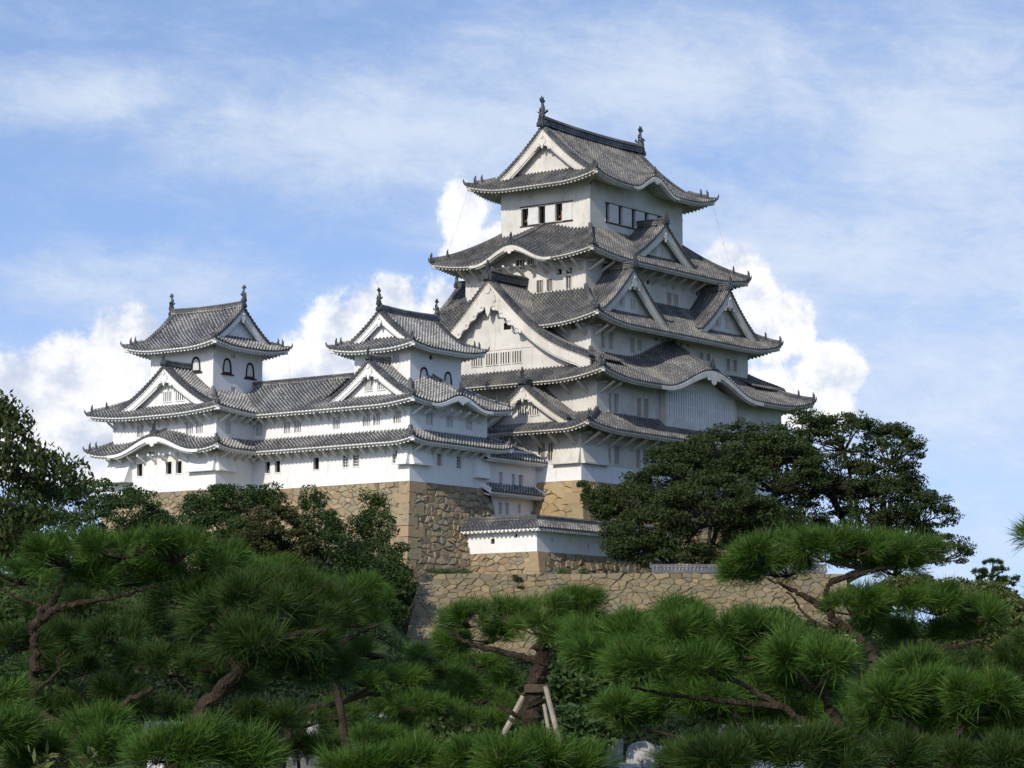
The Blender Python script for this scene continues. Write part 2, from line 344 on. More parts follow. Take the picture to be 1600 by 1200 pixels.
def frv(side, plane, X, Yd, Zz):
    X, Yd, Zz = np.broadcast_arrays(X, Yd, Zz)
    if side == 'W': return np.stack([plane+Yd, X, Zz], -1)
    if side == 'E': return np.stack([plane-Yd, X, Zz], -1)
    if side == 'S': return np.stack([X, plane+Yd, Zz], -1)
    return np.stack([X, plane-Yd, Zz], -1)

PH = np.array([0, .13, .24, .34, .5, .66, .76, .87]); HH = np.array([.0, -.01, .01, .13, .18, .13, .01, -.01])
def ribs(a, b, per):
    n = max(1, int(round((b-a)/per))); p = (b-a)/n
    ss = (a+(np.arange(n)[:, None]+PH[None])*p).ravel(); hh = np.tile(HH, n)
    uu = (np.arange(n)[:, None]+PH[None]).ravel()
    return np.r_[ss, b], np.r_[hh, 0], np.r_[uu, n]

# ------------------------------------------------------------------ a tiled skirt or hip roof
class Roof:
    def __init__(s, bld, e0, e1, n0, n1, TW, TE, TS, TN, z0, rise, lift, wall, c=.8, k=1.3, tile='tile_old', board='board_old', bumps=None, sides='WSEN', soff=.42, nolift=(), raft=.42):
        s.__dict__.update(locals()); s.T = dict(W=TW, E=TE, S=TS, N=TN); s.pl = dict(W=e0, E=e1, S=n0, N=n1); s.bumps = bumps or {}
        s.obj = bpy.data.objects.new('roof', None); COL.objects.link(s.obj); s.obj.parent = bld
        s.irim = None
    def rng_(s, side): return (s.n0, s.n1) if side in 'WE' else (s.e0, s.e1)
    def Tends(s, side): return (s.T['S'], s.T['N']) if side in 'WE' else (s.T['W'], s.T['E'])
    def zt(s, side, S, Tt):   # height of tile surface at along-position S and inward distance Tt
        a, b = s.rng_(side); Ta, Tb = s.Tends(side); x = Tt/s.T[side]
        if s.irim: z = s.z0+s.irim['a']*Tt+s.irim['b']*Tt*Tt
        else: z = s.z0+s.rise*(s.c*x+(1-s.c)*x*x)
        ends = dict(W='SN', E='SN', S='WE', N='WE')[side]
        qa = (S-a)/Ta; qb = (b-S)/Tb; L = 0
        kk = s.k
        for q, ename in ((qa, ends[0]), (qb, ends[1])):
            if side+ename in s.nolift or ename+side in s.nolift: continue
            L = L + s.lift*np.clip(1-q/kk, 0, None)**2
        z = z+L*np.clip(1-x, 0, 1)
        if side in s.bumps:
            for (c0, hw, H, f) in s.bumps[side]:
                y = np.clip(np.abs(S-c0)/hw, 0, 1); sh = np.where(y < 1, .5+.5*np.cos(pi*np.clip(y*1.04, 0, 1)), 0)
                z = z+H*sh**1.15*np.clip(1-x*f, 0, 1)
        return z
    def tmax(s, side, S):
        a, b = s.rng_(side); Ta, Tb = s.Tends(side); Tm = s.T[side]
        if s.irim:
            ir = s.irim
            if side in ir['long']:
                h = np.minimum(S-a, b-S)
                return np.where(h < ir['tg']-1e-6, np.clip(h, 0, None), ir['half'])
            return np.minimum(np.minimum(S-a, b-S), ir['tg']+.75)
        Ta_ = 1e-9 if side+'a' in s.nolift else Ta
        return np.clip(np.minimum(Tm, np.minimum(Tm*(S-a)/Ta, Tm*(b-S)/Tb)), 0, None)
    def build_side(s, side, lo=None, hi=None):
        a, b = s.rng_(side); pl = s.pl[side]
        ends = dict(W='SN', E='SN', S='WE', N='WE')[side]
        A = a if lo is None else lo; B = b if hi is None else hi
        per = .40; S, H, U = ribs(A, B, per)
        if s.irim and side in s.irim['long']:   # split exactly at verges
            tg = s.irim['tg']; segs = [(A, a+tg), (a+tg, b-tg), (b-tg, B)]
            parts = []
            for q, (u0, u1) in enumerate(segs):
                S_, H_, U_ = ribs(u0, u1, per); parts.append((S_, H_, U_, q))
        else: parts = [(S, H, U, 0)]
        mb = MB(); nr = 11
        for (S, H, U, q) in parts:
            if s.irim and side in s.irim['long']:
                tm = np.full(len(S), s.irim['half']) if q == 1 else np.clip(np.minimum(S-a, b-S), 0, None)
            else: tm = s.tmax(side, S)
                # straight ends where nothing turns the corner
            if (side+'open') in s.nolift: tm = np.full(len(S), s.T[side])
            v = np.linspace(0, 1, nr)
            Tt = tm[:, None]*v[None]; SS = np.broadcast_to(S[:, None], Tt.shape)
            Z = s.zt(side, SS, Tt)+H[:, None]
            P = frv(side, pl, SS, Tt, Z); uv = np.stack([np.broadcast_to(U[:, None], Tt.shape), Tt], -1)
            mb.grid(P, uv)
            # tile edge drop at the eave
            if tm.max() > 0:
                P2 = np.stack([P[:, 0], P[:, 0]-np.array([0, 0, 1.])*(.11+H[:, None]*1.35)], 1)
                uv2 = np.stack([np.stack([U, 0*U], 1), np.stack([U, 0*U+.2], 1)], 1); mb.grid(P2, uv2+np.array([0, .12]), mat=1)
        mb.build('tiles', [s.tile, 'tile_dark'], s.obj)
        # white board + soffit with rafters
        mb = MB(); over = s.wall.get(side, 1.6)+.15
        S2 = np.linspace(A, B, max(8, int((B-A)/.25)))
        z = s.zt(side, S2, 0*S2)
        def strip(y0, d0, y1, d1, mat=0):
            P = np.stack([frv(side, pl, S2, y0+0*S2, z-d0), frv(side, pl, S2, y1+0*S2, z-d1)], 1); mb.grid(P, mat=mat)
        strip(.02, .10, .06, .11); strip(.06, .11, .06, .25); strip(.06, .25, .22, .26); strip(.22, .26, .22, .34)
        p = s.raft; n = int((B-A)/p); st = (A+B)/2-n*p/2
        ph = np.array([0, .001, .40, .401]); hh = np.array([0, 1, 1, 0])
        S3 = (st+(np.arange(n)[:, None]+ph[None])*p).ravel(); h3 = np.tile(hh, n)*.11
        S3 = np.r_[A, S3, B]; h3 = np.r_[0, h3, 0]
        zz = s.zt(side, S3, 0*S3)
        if not s.irim: tm3 = s.tmax(side, S3)
        else: tm3 = np.clip(np.minimum(S3-a, b-S3), 0, over+1)
        if (side+'open') in s.nolift: tm3 = np.full(len(S3), over)
        ov = np.minimum(over, tm3*1.0+.02)
        rows = [0., .33, .66, 1.]
        slope = .30
        P = np.stack([frv(side, pl, S3, .26+(ov-.2).clip(0)*r, zz-.33-h3-.02+((ov-.2).clip(0)*r)*slope*1.0) for r in rows], 1)
        # keep the bumped eaves open: soffit follows the bump
        mb.grid(P)
        P0 = np.stack([frv(side, pl, S3, .26+0*S3, zz-.31), frv(side, pl, S3, .26+0*S3, zz-.35-h3)], 1); mb.grid(P0)
        mb.build('eave', s.board, s.obj)
        # karahafu boards
        if side in s.bumps:
            for (c0, hw, Hh, f) in s.bumps[side]:
                mb = MB(); X = np.linspace(c0-hw*1.02, c0+hw*1.02, 60); zc = s.zt(side, X, 0*X)
                wv = .25+.17*np.exp(-((X-c0)/(hw*.55))**2)
                if Hh > 1.8: wv = wv*1.35
                prof = [(-.02, -.13), (-.05, -.15), (-.05, None), (.16, None)]
                rowsP = []
                for (yy, dz) in prof:
                    rowsP.append(frv(side, pl, X, yy+0*X, zc+(dz if dz is not None else 0)-(0 if dz is not None else 1)*(wv+.12)))
                rowsP.append(frv(side, pl, X, .16+0*X, zc-.2))
                mb.grid(np.stack(rowsP, 1))
                # inner recessed lip
                rp = [frv(side, pl, X[4:-4], .1+0*X[4:-4], (zc-wv-.10)[4:-4]), frv(side, pl, X[4:-4], .1+0*X[4:-4], (zc-wv-.24)[4:-4]), frv(side, pl, X[4:-4], .3+0*X[4:-4], (zc-wv-.24)[4:-4])]
                mb.grid(np.stack(rp, 1)); mb.build('curved_bargeboard', s.board, s.obj)
                g = MB(); zt = float(s.zt(side, np.array([c0]), np.array([0.]))[0])-wv[30]-.08; q = hw/4.5
                g.extr(FR(side, pl, c0, zt), [(x*q, y*q) for x, y in [(-1.0, .12), (-.85, -.10), (-.62, -.04), (-.5, -.22), (-.26, -.18), (-.14, -.36), (0, -.42), (.14, -.36), (.26, -.18), (.5, -.22), (.62, -.04), (.85, -.10), (1.0, .12)]], -.07, .1)
                g.build('gable_pendant', s.board, s.obj)
                # ridge over the bump and its end ornament
                r = MB(); tt = np.linspace(.25, s.T[side] if f < .6 else s.T[side]/f*.6, 8)
                zr = s.zt(side, c0+0*tt, tt); path = frv(side, pl, c0+0*tt, tt, zr+.05)
                r.sweep(path, [(-.14, 0), (-.14, .2), (0, .28), (.14, .2), (.14, 0)], per=.3)
                r.build('ridge', s.tile, s.obj)
                og = MB(); orn(og, FR(side, pl+(.22 if side in 'WS' else -.22), c0, float(zr[0])+.1), .62*min(1.2, hw/5)); og.build('ridge_end_ornament', 'bronze', s.obj)
    def hips(s, corners, size=1.0, orn_t=.5):
        for cn in corners:
            sy, sx = cn[0], cn[1]     # 'SW' etc
            ex = s.e0 if sx == 'W' else s.e1; ny = s.n0 if sy == 'S' else s.n1
            dx = (1 if sx == 'W' else -1); dy = (1 if sy == 'S' else -1)
            if s.irim: Tx = Ty = s.irim['tg']
            else: Tx, Ty = s.T[sx], s.T[sy]
            x = np.linspace(0.02, 1, 14)
            E = ex+dx*Tx*x; N = ny+dy*Ty*x
            Z = s.zt(sy, E, Ty*x)
            path = np.stack([E, N, Z+.02], 1)
            mb = MB(); k = size
            i0 = int(orn_t/ sqrt(Tx*Tx+Ty*Ty)*13)
            mb.sweep(path[:i0+4], [(-.13*k, 0), (-.15*k, .16*k), (0, .26*k), (.15*k, .16*k), (.13*k, 0)])
            mb.sweep(path[i0:], [(-.19*k, 0), (-.19*k, .34*k), (-.1*k, .46*k), (.1*k, .46*k), (.19*k, .34*k), (.19*k, 0)])
            # upturned tip
            d = path[0]-path[2]; d /= np.linalg.norm(d)
            tip = [path[0], path[0]+d*.18*k+[0, 0, .12*k], path[0]+d*.30*k+[0, 0, .34*k], path[0]+d*.30*k+[0, 0, .55*k]]
            mb.tube(tip, [.15*k, .13*k, .09*k, .03*k], 6)
            mb.build('hip_ridge', s.tile, s.obj)
            om = MB()
            u = np.array([d[0], d[1]])/np.hypot(d[0], d[1]); c0 = path[i0]
            fr = lambda X, Yd, Zz: np.array([c0[0]-u[1]*X-u[0]*Yd, c0[1]+u[0]*X-u[1]*Yd, c0[2]+.1+Zz])
            orn(om, fr, .48*k); om.build('hip_ornament', 'bronze', s.obj)
            c2 = path[min(13, i0+3)]-c0; om = MB(); fr2 = lambda X, Yd, Zz: fr(X, Yd, Zz)+c2+np.array([0, 0, .22*k]); orn(om, fr2, .38*k); om.build('hip_ornament', 'bronze', s.obj)
            # corner beam end under the tip, white
            bm = MB(); pz = float(s.zt(sy, np.array([ex]), np.array([0.]))[0])
            q0 = np.array([ex+dx*.12, ny+dy*.12, pz-.42]); q1 = np.array([ex+dx*(s.wall.get(sx, 1.6)+.1), ny+dy*(s.wall.get(sy, 1.6)+.1), pz-.42+.25-s.lift])
            bm.sweep(np.linspace(q0, q1, 3), [(-.15, -.12), (-.15, .14), (.15, .14), (.15, -.12)]); bm.build('corner_beam', s.board, s.obj)

def orn(mb, fr, k):   # ridge-end tile: shield with ears and a curved horn
    o = [(-.55, -.35), (-.62, .15), (-.42, .55), (-.22, .60), (-.12, .95), (-.16, 1.35), (.0, 1.75), (.12, 1.35), (.14, .95), (.22, .60), (.42, .55), (.62, .15), (.55, -.35)]
    mb.extr(fr, [(x*k, z*k*.85) for x, z in o[:4]]+[(x*k, z*k*.85) for x, z in o[-4:]], -.20*k, .34*k)
    mb.extr(fr, [(x*k, z*k) for x, z in o], -.12*k, .14*k)
    mb.extr(fr, [(x*k*.6, z*k*.55) for x, z in o], -.36*k, -.2*k)
    mb.tube([fr(0, .05*k, .5*k), fr(0, -.08*k, 1.0*k), fr(0, -.28*k, 1.3*k)], [.26*k, .22*k, .12*k], 6)

def struts(root, side, plane, zs, ss, out, mat, name='eave_strut', drop=.95, th=.11):
    first = None
    for sx in ss:
        if first is None:
            mb = MB(); f = lambda x, y, z: FR(side, 0, 0)(x, -y, z)
            c = [f(-th, -.02, -drop), f(th, -.02, -drop), f(th, -.02, -drop+.22), f(-th, -.02, -drop+.22), f(-th, out, .0-.06), f(th, out, -.06), f(th, out, .14), f(-th, out, .14)]
            mb.hexa([c[0], c[1], c[5], c[4], c[3], c[2], c[6], c[7]])
            mb.box(f, -th, th, -.02, out*.5, -.02, .12)
            o = mb.build(name, mat, root); first = o
        else:
            o = first.copy(); COL.objects.link(o); o.parent = root
        o.location = (plane, sx, zs) if side in 'WE' else (sx, plane, zs)

# ------------------------------------------------------------------ gables
def gable(par, side, plane, c, w, ztop, zbase, D, tile='tile_old', board='board_old', wallm='plaster_old', hb=.5, recess=.75, surf=True, prof=None, conc=.28,
          ridge=True, rk=1.0, wins=None, pendant='small', verge=.55, zwall=None, wx=1.0, ridgeD=None, sh=False, ostyle=1.0, clip=0.0):
    g = bpy.data.objects.new('gable', None); COL.objects.link(g)
    g = par
    H = ztop-zbase
    if prof is None: prof = lambda x: ztop-H*((1+conc)*(np.abs(x)/w)-conc*(np.abs(x)/w)**2)
    for sg in (-1, 1):
        if surf:
            S, Hh, U = ribs(0, D, .40); v = np.linspace(0, 1, 14)*w*wx
            YY = np.broadcast_to(S[:, None], (len(S), 14)); XX = np.broadcast_to(v[None], YY.shape)
            Z = prof(XX)+Hh[:, None]; P = frv(side, plane, c+sg*XX, YY, Z)
            mb = MB(); mb.grid(P, np.stack([np.broadcast_to(U[:, None], YY.shape), XX*1.3], -1)); mb.build('gable_tiles', tile, g)
        # verge tiles, bargeboard, soffit
        L = np.linspace(0, w, 200); seg = np.r_[0, np.cumsum(np.hypot(np.diff(L), np.diff(prof(L))))]; tot = seg[-1]
        Sx, Hh, U = ribs(0, tot, .38); X = np.interp(Sx, seg, L); Z = prof(X)
        mb = MB(); rows = [(-.16, -.16, .3), (-.16, .10, 1.), (.03, .17, 1.), (verge, .17, 1.), (verge, -.02, 1.)]
        P = np.stack([frv(side, plane, c+sg*X, y+0*X, Z+dz+Hh*hf*.9) for y, dz, hf in rows], 1)
        uv = np.stack([np.stack([U, y+0*U+.1*i], 1) for i, (y, dz, hf) in enumerate(rows)], 1); mb.grid(P, uv); mb.build('verge_tiles', 'tile_dark', g)
        X = np.linspace(0, w, 28); Z = prof(X); y_ = X/w
        hbx = hb*(1-.12*y_+.55*(1-y_)**4); flare = .25*hb*np.clip((y_-.85)/.15, 0, 1)
        mb = MB()
        def bandm(y0, y1, dt, db, off=0):
            pts = [(y0, -dt, 0), (y0, -dt, 1), (y1, -dt, 1), (y1, -dt, 0)]
            rows = [frv(side, plane, c+sg*X, y0+0*X, Z-dt), frv(side, plane, c+sg*X, y0+0*X, Z-dt-db), frv(side, plane, c+sg*X, y1+0*X, Z-dt-db), frv(side, plane, c+sg*X, y1+0*X, Z-dt)]
            mb.grid(np.stack(rows+[rows[0]], 1))
        bandm(-.06, .10, .10, .16+0*X); bandm(.02, .16, .262, hbx+flare); bandm(.10, .24, .262+hbx+flare+.003, .16+.0*X)
        mb.build('bargeboard', board, g)
        mb = MB(); rows = [frv(side, plane, c+sg*X, .1+0*X, Z-.20), frv(side, plane, c+sg*X, recess+.25+0*X, Z-.20)]; mb.grid(np.stack(rows, 1)); mb.build('gable_soffit', board, g)
    # gable wall
    zb = zbase-.8 if zwall is None else zwall
    X = np.linspace(-w, w, 41); Z = np.maximum(prof(X)-.18, zb+.01)
    holes = wins or []
    mb = MB(); mb.grid(np.stack([frv(side, plane, c+X, recess+0*X, zb+0*X), frv(side, plane, c+X, recess+0*X, Z)], 1)); mb.build('gable_wall', wallm, g)
    for (x, z, ww, hh, nb) in holes:
        mb = MB(); fr = FR(side, plane, c+x, z); mb.box(fr, -ww/2, ww/2, recess-.02, recess+.05, -hh/2, hh/2, 0)
        nb_ = nb; bw = ww/(2*nb_+1)*1.0
        for i in range(nb_): mb.box(fr, -ww/2+bw*(2*i+1), -ww/2+bw*(2*i+2), recess-.10, recess-.022, -hh/2, hh/2, 1)
        for (a0, a1, b0, b1) in ((-ww/2-.09, ww/2+.09, hh/2, hh/2+.09), (-ww/2-.09, ww/2+.09, -hh/2-.09, -hh/2), (-ww/2-.09, -ww/2, -hh/2, hh/2), (ww/2, ww/2+.09, -hh/2, hh/2)):
            mb.box(fr, a0, a1, recess-.08, recess+.03, b0, b1, 1)
        mb.build('gable_window', ['dark', board], g)
    # pendant
    mb = MB(); zp = ztop-.26-hb*1.5
    k = {'small': .42, 'mid': .62, 'big': 1.35}[pendant]
    body = [(-.35, .55), (-.55, .2), (-.62, -.15), (-.40, -.45), (-.22, -.62), (-.16, -.95), (0, -1.25), (.16, -.95), (.22, -.62), (.40, -.45), (.62, -.15), (.55, .2), (.35, .55)]
    mb.extr(FR(side, plane, c, zp), [(x*k, z*k) for x, z in body], -.12, .06)
    if pendant != 'small':
        for sg in (-1, 1):
            wn = 4 if pendant == 'big' else 2; x1 = (.3+.62*wn)*k; Xw = np.linspace(.2*k, x1, wn*8+1); up_ = prof(Xw)-zp-.26-hb*(.86+.5*(1-Xw/w)**4)
            lo_ = up_-hb*.14-k*(.16+.26*np.abs(np.sin(pi*(Xw-.2*k)/(x1-.2*k)*wn)))*(1-.35*(Xw/x1))
            for q in range(0, len(Xw)-1):
                mb.hexa([FR(side, plane, c, zp)(sg*X_, Y_, Z_) for X_, Y_, Z_ in ((Xw[q], -.09, lo_[q]), (Xw[q+1], -.09, lo_[q+1]), (Xw[q+1], .06, lo_[q+1]), (Xw[q], .06, lo_[q]), (Xw[q], -.09, up_[q]), (Xw[q+1], -.09, up_[q+1]), (Xw[q+1], .06, up_[q+1]), (Xw[q], .06, up_[q]))])
            for i in range(wn):
                x = .2*k+(x1-.2*k)*(i+.5)/wn; z = float(np.interp(x, Xw, (up_*.45+lo_*.55))); mb.tube([FR(side, plane, c+sg*x, zp+z)(sg*(.05+.17*t/4.6)*k*cos(t), -.12, (.05+.17*t/4.6)*k*sin(t)) for t in np.linspace(0, 5.4, 10)], .045*k, 5)
    th = np.linspace(0, 2*pi, 12, endpoint=False)
    mb.extr(FR(side, plane, c, zp+.62*k), [(.26*k*cos(t), .26*k*sin(t)) for t in th], -.2, -.11)
    mb.build('gable_pendant', board, g)
    if ridge:
        rd = ridgeD or D; mb = MB(); yy = np.linspace(-.1, rd, 12); path = frv(side, plane, c+0*yy, yy, ztop+.02+.05*(np.linspace(-1, 1, 12)**2))
        mb.sweep(path, [(-.24*rk, 0), (-.24*rk, .42*rk), (-.34*rk, .44*rk), (-.30*rk, .50*rk), (-.12*rk, .62*rk), (.12*rk, .62*rk), (.30*rk, .50*rk), (.34*rk, .44*rk), (.24*rk, .42*rk), (.24*rk, 0)])
        mb.build('ridge', 'tile_dark' if rk > 1.2 else tile, g)
        om = MB(); orn(om, FR(side, plane-(.12 if side in 'WS' else -.12), c, ztop+.22), .62*rk*ostyle); om.build('ridge_end_ornament', 'bronze', g)
def shachi(par, base, ax, k, flip=1):
    "fish ornament standing on its head; ax = unit vector toward the middle of the ridge"
    mb = MB(); ax = np.array(ax, float); up = np.array([0, 0, 1.]); sd = np.cross(up, ax)
    def P(a, z, y=0): return np.asarray(base)+ax*a*k+up*z*k+sd*y*k
    mb.tube([P(-.05, -.25), P(-.1, .1), P(-.08, .4), P(0.03, .75), P(.08, 1.1), P(.02, 1.45), P(-.06, 1.75)], np.array([.34, .40, .34, .27, .20, .15, .09])*k, 9, jit=.04)
    def blade(pts, t=.05):
        A = [P(a, z, -t) for a, z in pts]; B = [P(a, z, t) for a, z in pts]; n = len(pts)
        mb.poly(A); mb.poly(B[::-1]); mb.add(A+B, [(i, (i+1) % n, n+(i+1) % n, n+i) for i in range(n)])
    blade([(-.10, 1.55), (-.42, 1.72), (-.50, 2.02), (-.28, 1.95), (-.20, 2.35), (.0, 2.05), (.18, 2.3), (.22, 1.98), (.46, 1.95), (.34, 1.68), (.06, 1.5)])
    blade([(.1, .5), (.44, .68), (.34, .86), (.52, 1.0), (.36, 1.12), (.42, 1.32), (.16, 1.2)])
    blade([(-.2, .45), (-.55, .75), (-.44, .82), (-.5, 1.05), (-.22, .85)])
    for sg in (-1, 1):
        A = [P(0, .35, sg*.25), P(-.2, .75, sg*.62), P(.1, .62, sg*.66), P(.2, .9, sg*.5), P(.2, .5, sg*.2)]; mb.poly(A)
        mb.add(A+[a+ax*.06*k for a in A], [(i, (i+1) % 5, 5+(i+1) % 5, 5+i) for i in range(5)]); mb.poly([a+ax*.06*k for a in A][::-1])
    mb.box(lambda x, y, z: P(y, z, x), -.3, .3, -.42, .4, -.45, -.1)
    mb.build('fish_finial', 'bronze', par, smooth=False)

# ------------------------------------------------------------------ walls with real openings
def wall_face(mb, side, plane, s0, s1, z0, z1, holes, depth=.24, flip=1, z0f=None):
    xs = sorted({s0, s1, *[h[0]-h[2]/2 for h in holes], *[h[0]+h[2]/2 for h in holes]}); zs = sorted({z0, z1, *[h[1]-h[3]/2 for h in holes], *[h[1]+h[3]/2 for h in holes]})
    fr = FR(side, plane)
    for i in range(len(xs)-1):
        for j in range(len(zs)-1):
            mx, mz = (xs[i]+xs[i+1])/2, (zs[j]+zs[j+1])/2
            if any(abs(mx-h[0]) < h[2]/2 and abs(mz-h[1]) < h[3]/2 for h in holes): continue
            mb.add([fr(xs[i], 0, zs[j]), fr(xs[i+1], 0, zs[j]), fr(xs[i+1], 0, zs[j+1]), fr(xs[i], 0, zs[j+1])], [(0, 1, 2, 3)])
    for h in holes:
        a, b, c, d = h[0]-h[2]/2, h[0]+h[2]/2, h[1]-h[3]/2, h[1]+h[3]/2
        for (p, q) in (((a, c), (b, c)), ((b, c), (b, d)), ((b, d), (a, d)), ((a, d), (a, c))):
            mb.add([fr(p[0], 0, p[1]), fr(q[0], 0, q[1]), fr(q[0], depth, q[1]), fr(p[0], depth, p[1])], [(0, 1, 2, 3)])
def storey(root, e0, e1, n0, n1, z0, z1, mat, W=(), S=(), bandz=None):
    mb = MB(); hw = [h[:4] for h in W]; hs = [h[:4] for h in S]
    wall_face(mb, 'W', e0, n0, n1, z0, z1, hw); wall_face(mb, 'E', e1, n0, n1, z0, z1, [])
    wall_face(mb, 'S', n0, e0, e1, z0, z1, hs); wall_face(mb, 'N', n1, e0, e1, z0, z1, [])
    mb.add([(e0, n0, z1), (e1, n0, z1), (e1, n1, z1), (e0, n1, z1)], [(0, 1, 2, 3)])
    if bandz:
        for (b0, b1) in bandz:
            for sd, pl, a, b in (('W', e0, n0-.028, n1+.028), ('S', n0, e0-.028, e1+.028)): mb.box(FR(sd, pl), a if sd == 'W' else a, b, -.03, -.002, b0, b1)
    o = mb.build('wall', mat, root)
    for side, pl, L in (('W', e0, W), ('S', n0, S)):
        for h in L: window(root, side, pl, *h)
    return o
def window(root, side, pl, x, z, ww, hh, style='bars', nb=2, bm='board_old'):
    fr = FR(side, pl, x, z); mb = MB(); g = .003
    a, b, c, d = -ww/2+g, ww/2-g, -hh/2+g, hh/2-g
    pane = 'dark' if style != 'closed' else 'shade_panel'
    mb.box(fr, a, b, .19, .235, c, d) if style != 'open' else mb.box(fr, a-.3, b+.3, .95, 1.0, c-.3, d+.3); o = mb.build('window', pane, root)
    mb = MB()
    if style in ('bars', 'closed'):
        bw = (b-a)/(2*nb+1)*(1.0 if style == 'bars' else 1.0)
        for i in range(nb):
            xc = a+(b-a)*(i+1)/(nb+1); hw_ = (b-a)/(nb+1)*(.14 if style == 'bars' else .22); mb.box(fr, xc-hw_, xc+hw_, .05, .14, c, d)
        mb.build('window_bars', bm, o)
    elif style == 'lattice':
        for i in range(2): mb.box(fr, a+(b-a)*(i+1)/3-.022, a+(b-a)*(i+1)/3+.022, .10, .15, c, d)
        for i in range(3): mb.box(fr, a, b, .102, .148, c+(d-c)*(i+1)/4-.02, c+(d-c)*(i+1)/4+.02)
        mb.build('window_lattice', bm, o)
    elif style == 'open':
        for i in range(2): mb.box(fr, a+(b-a)*(i+1)/3-.025, a+(b-a)*(i+1)/3+.025, .10, .15, c, d)
        mb.build('window_bars', 'dark_wood', o)
    elif style == 'empty': pass
    if style in ('open', 'lattice', 'bars') and hh > .8:
        mb = MB(); t = .09
        for (x0, x1, z0, z1) in ((a-t, b+t, d+.004, d+t), (a-t, b+t, c-t, c-.004), (a-t, a-.004, c, d), (b+.004, b+t, c, d)): mb.box(fr, x0, x1, -.045, -.001, z0, z1)
        mb.build('window_frame', bm, o)
def katomado(root, side, pl, x, z, ww, hh):
    "bell-shaped window with a dark frame and a white shutter"
    fr = FR(side, pl, x, z)
    th = np.linspace(0, 1, 9)
    half = [(.50, -.5), (.47, -.2), (.43, .05), (.38, .25), (.28, .40), (.13, .47), (0, .50)]
    out = [(a*ww, b*hh) for a, b in half]+[(-a*ww, b*hh) for a, b in half[-2::-1]]
    inn = [(a*.62-.05*ww, b*.74-.03) for a, b in out]
    mb = MB(); mb.extr(fr, out, -.05, .05); o = mb.build('bell_window', 'dark_wood', root)
    mb = MB(); mb.extr(fr, inn, -.062, -.052); mb.build('window_shutter', 'shutter', o)
    mb = MB(); mb.extr(fr, [(a*.35+ww*.30, b*.8) for a, b in inn], -.07, -.064); 
    mb = MB(); mb.box(fr, -ww*.66, ww*.66, -.13, -.0, -hh*.5-.12, -hh*.5-.0); mb.build('window_sill', 'dark_wood', o)
def chute(root, pts_side, mat):   # flared stone-dropping bays: list of (side, plane, s0, s1, ztop, zbot, out)
    for (side, pl, s0, s1, zt, zb, o) in pts_side:
        mb = MB()
        fr = FR(side, pl)
        mb.hexa([fr(s0, -o, zb), fr(s1, -o, zb), fr(s1, .02, zb), fr(s0, .02, zb), fr(s0, -.04, zt), fr(s1, -.04, zt), fr(s1, .02, zt), fr(s0, .02, zt)])
        mb.box(fr, s0-.06, s1+.06, -o-.07, .01, zb-.13, zb-.003)
        mb.build('stone_drop_bay', mat, root)
exec_vegetation = True
# ================================================================== MAIN KEEP
keep = thing('main_keep', 'tall five-tiered white castle keep with grey tiled roofs, highest building in the picture', 'castle keep')
CE, CN = 18.2, 11.24
L5 = (10.26, 26.14, 6.06, 16.42); L4 = (7.0, 29.4, 4.30, 18.18); L3 = (4.67, 31.73, 2.16, 20.32); L2 = (2.27, 34.13, -.14, 22.62)
PO = 'plaster_old'
op = lambda L, st, nb=2, bm='board_old': [tuple(h)+(st, nb, bm) for h in L]
w5W = [(13.59, 26.41, .82, 1.67), (11.6, 26.46, .78, 1.67), (9.63, 26.49, .8, 1.67)]
w5S = [(13.1, 26.52, .6, 1.8), (15.27, 26.52, .66, 1.8), (17.51, 26.52, .66, 1.8), (19.72, 26.52, .65, 1.8), (21.92, 26.52, .61, 1.8)]
storey(keep, *L5, 24.0, 30.3, PO, op(w5W, 'open'), op(w5S, 'open'), bandz=[(27.55, 27.67)])
for (side, pl, xs, z, ww, hh) in (('W', 10.26, [12.60, 10.62, 8.62], 26.45, 1.05, 1.62), ('S', 6.06, [14.18, 16.4, 18.6, 20.8], 26.52, 1.42, 1.74)):
    for x in xs:
        mb = MB(); mb.box(FR(side, pl, x, z), -ww/2, ww/2, -.07, -.02, -hh/2, hh/2); mb.build('window_shutter', 'shutter', keep)
for (side, pl, x0, x1, z) in (('W', 10.26, 8.0, 14.15, 25.56), ('S', 6.06, 12.7, 22.4, 25.56)):
    mb = MB(); mb.box(FR(side, pl), x0, x1, -.10, -.002, z-.06, z+.03); mb.box(FR(side, pl), x0, x1, -.09, -.002, z+1.82, z+1.9); mb.build('window_rail', 'dark_wood', keep)
# upright battens on the shaded upper wall
mb = MB()
for x in np.arange(6.06+.9, 16.4, 1.98): mb.box(FR('W', 10.26, x), -.07, .07, -.032, -.002, 27.68, 29.2)
for x in np.arange(10.26+.9, 26.1, 1.98): mb.box(FR('S', 6.06, x), -.07, .07, -.032, -.002, 27.68, 29.2)
mb.build('wall_battens', 'board_old', keep)
storey(keep, *L4, 17.2, 22.5, PO,
       op([(9.51, 19.01, .69, 1.13), (8.38, 19.02, .62, 1.13), (6.2, 19.07, .61, 1.18)], 'bars')+op([(7.33, 20.17, .65, .5), (6.19, 20.17, .64, .5)], 'empty')+op([(11.72, 21.3, .97, .9), (10.54, 21.3, .69, .85), (14.2, 19.0, .65, 1.13), (15.5, 19.0, .65, 1.13)], 'bars'),
       op([(20.91, 18.92, .73, 1.41), (22.13, 18.93, .73, 1.41)], 'bars')+op([(17.39, 20.24, .55, .43), (14.6, 20.3, .55, .43), (26.0, 20.2, .55, .43)], 'empty'))
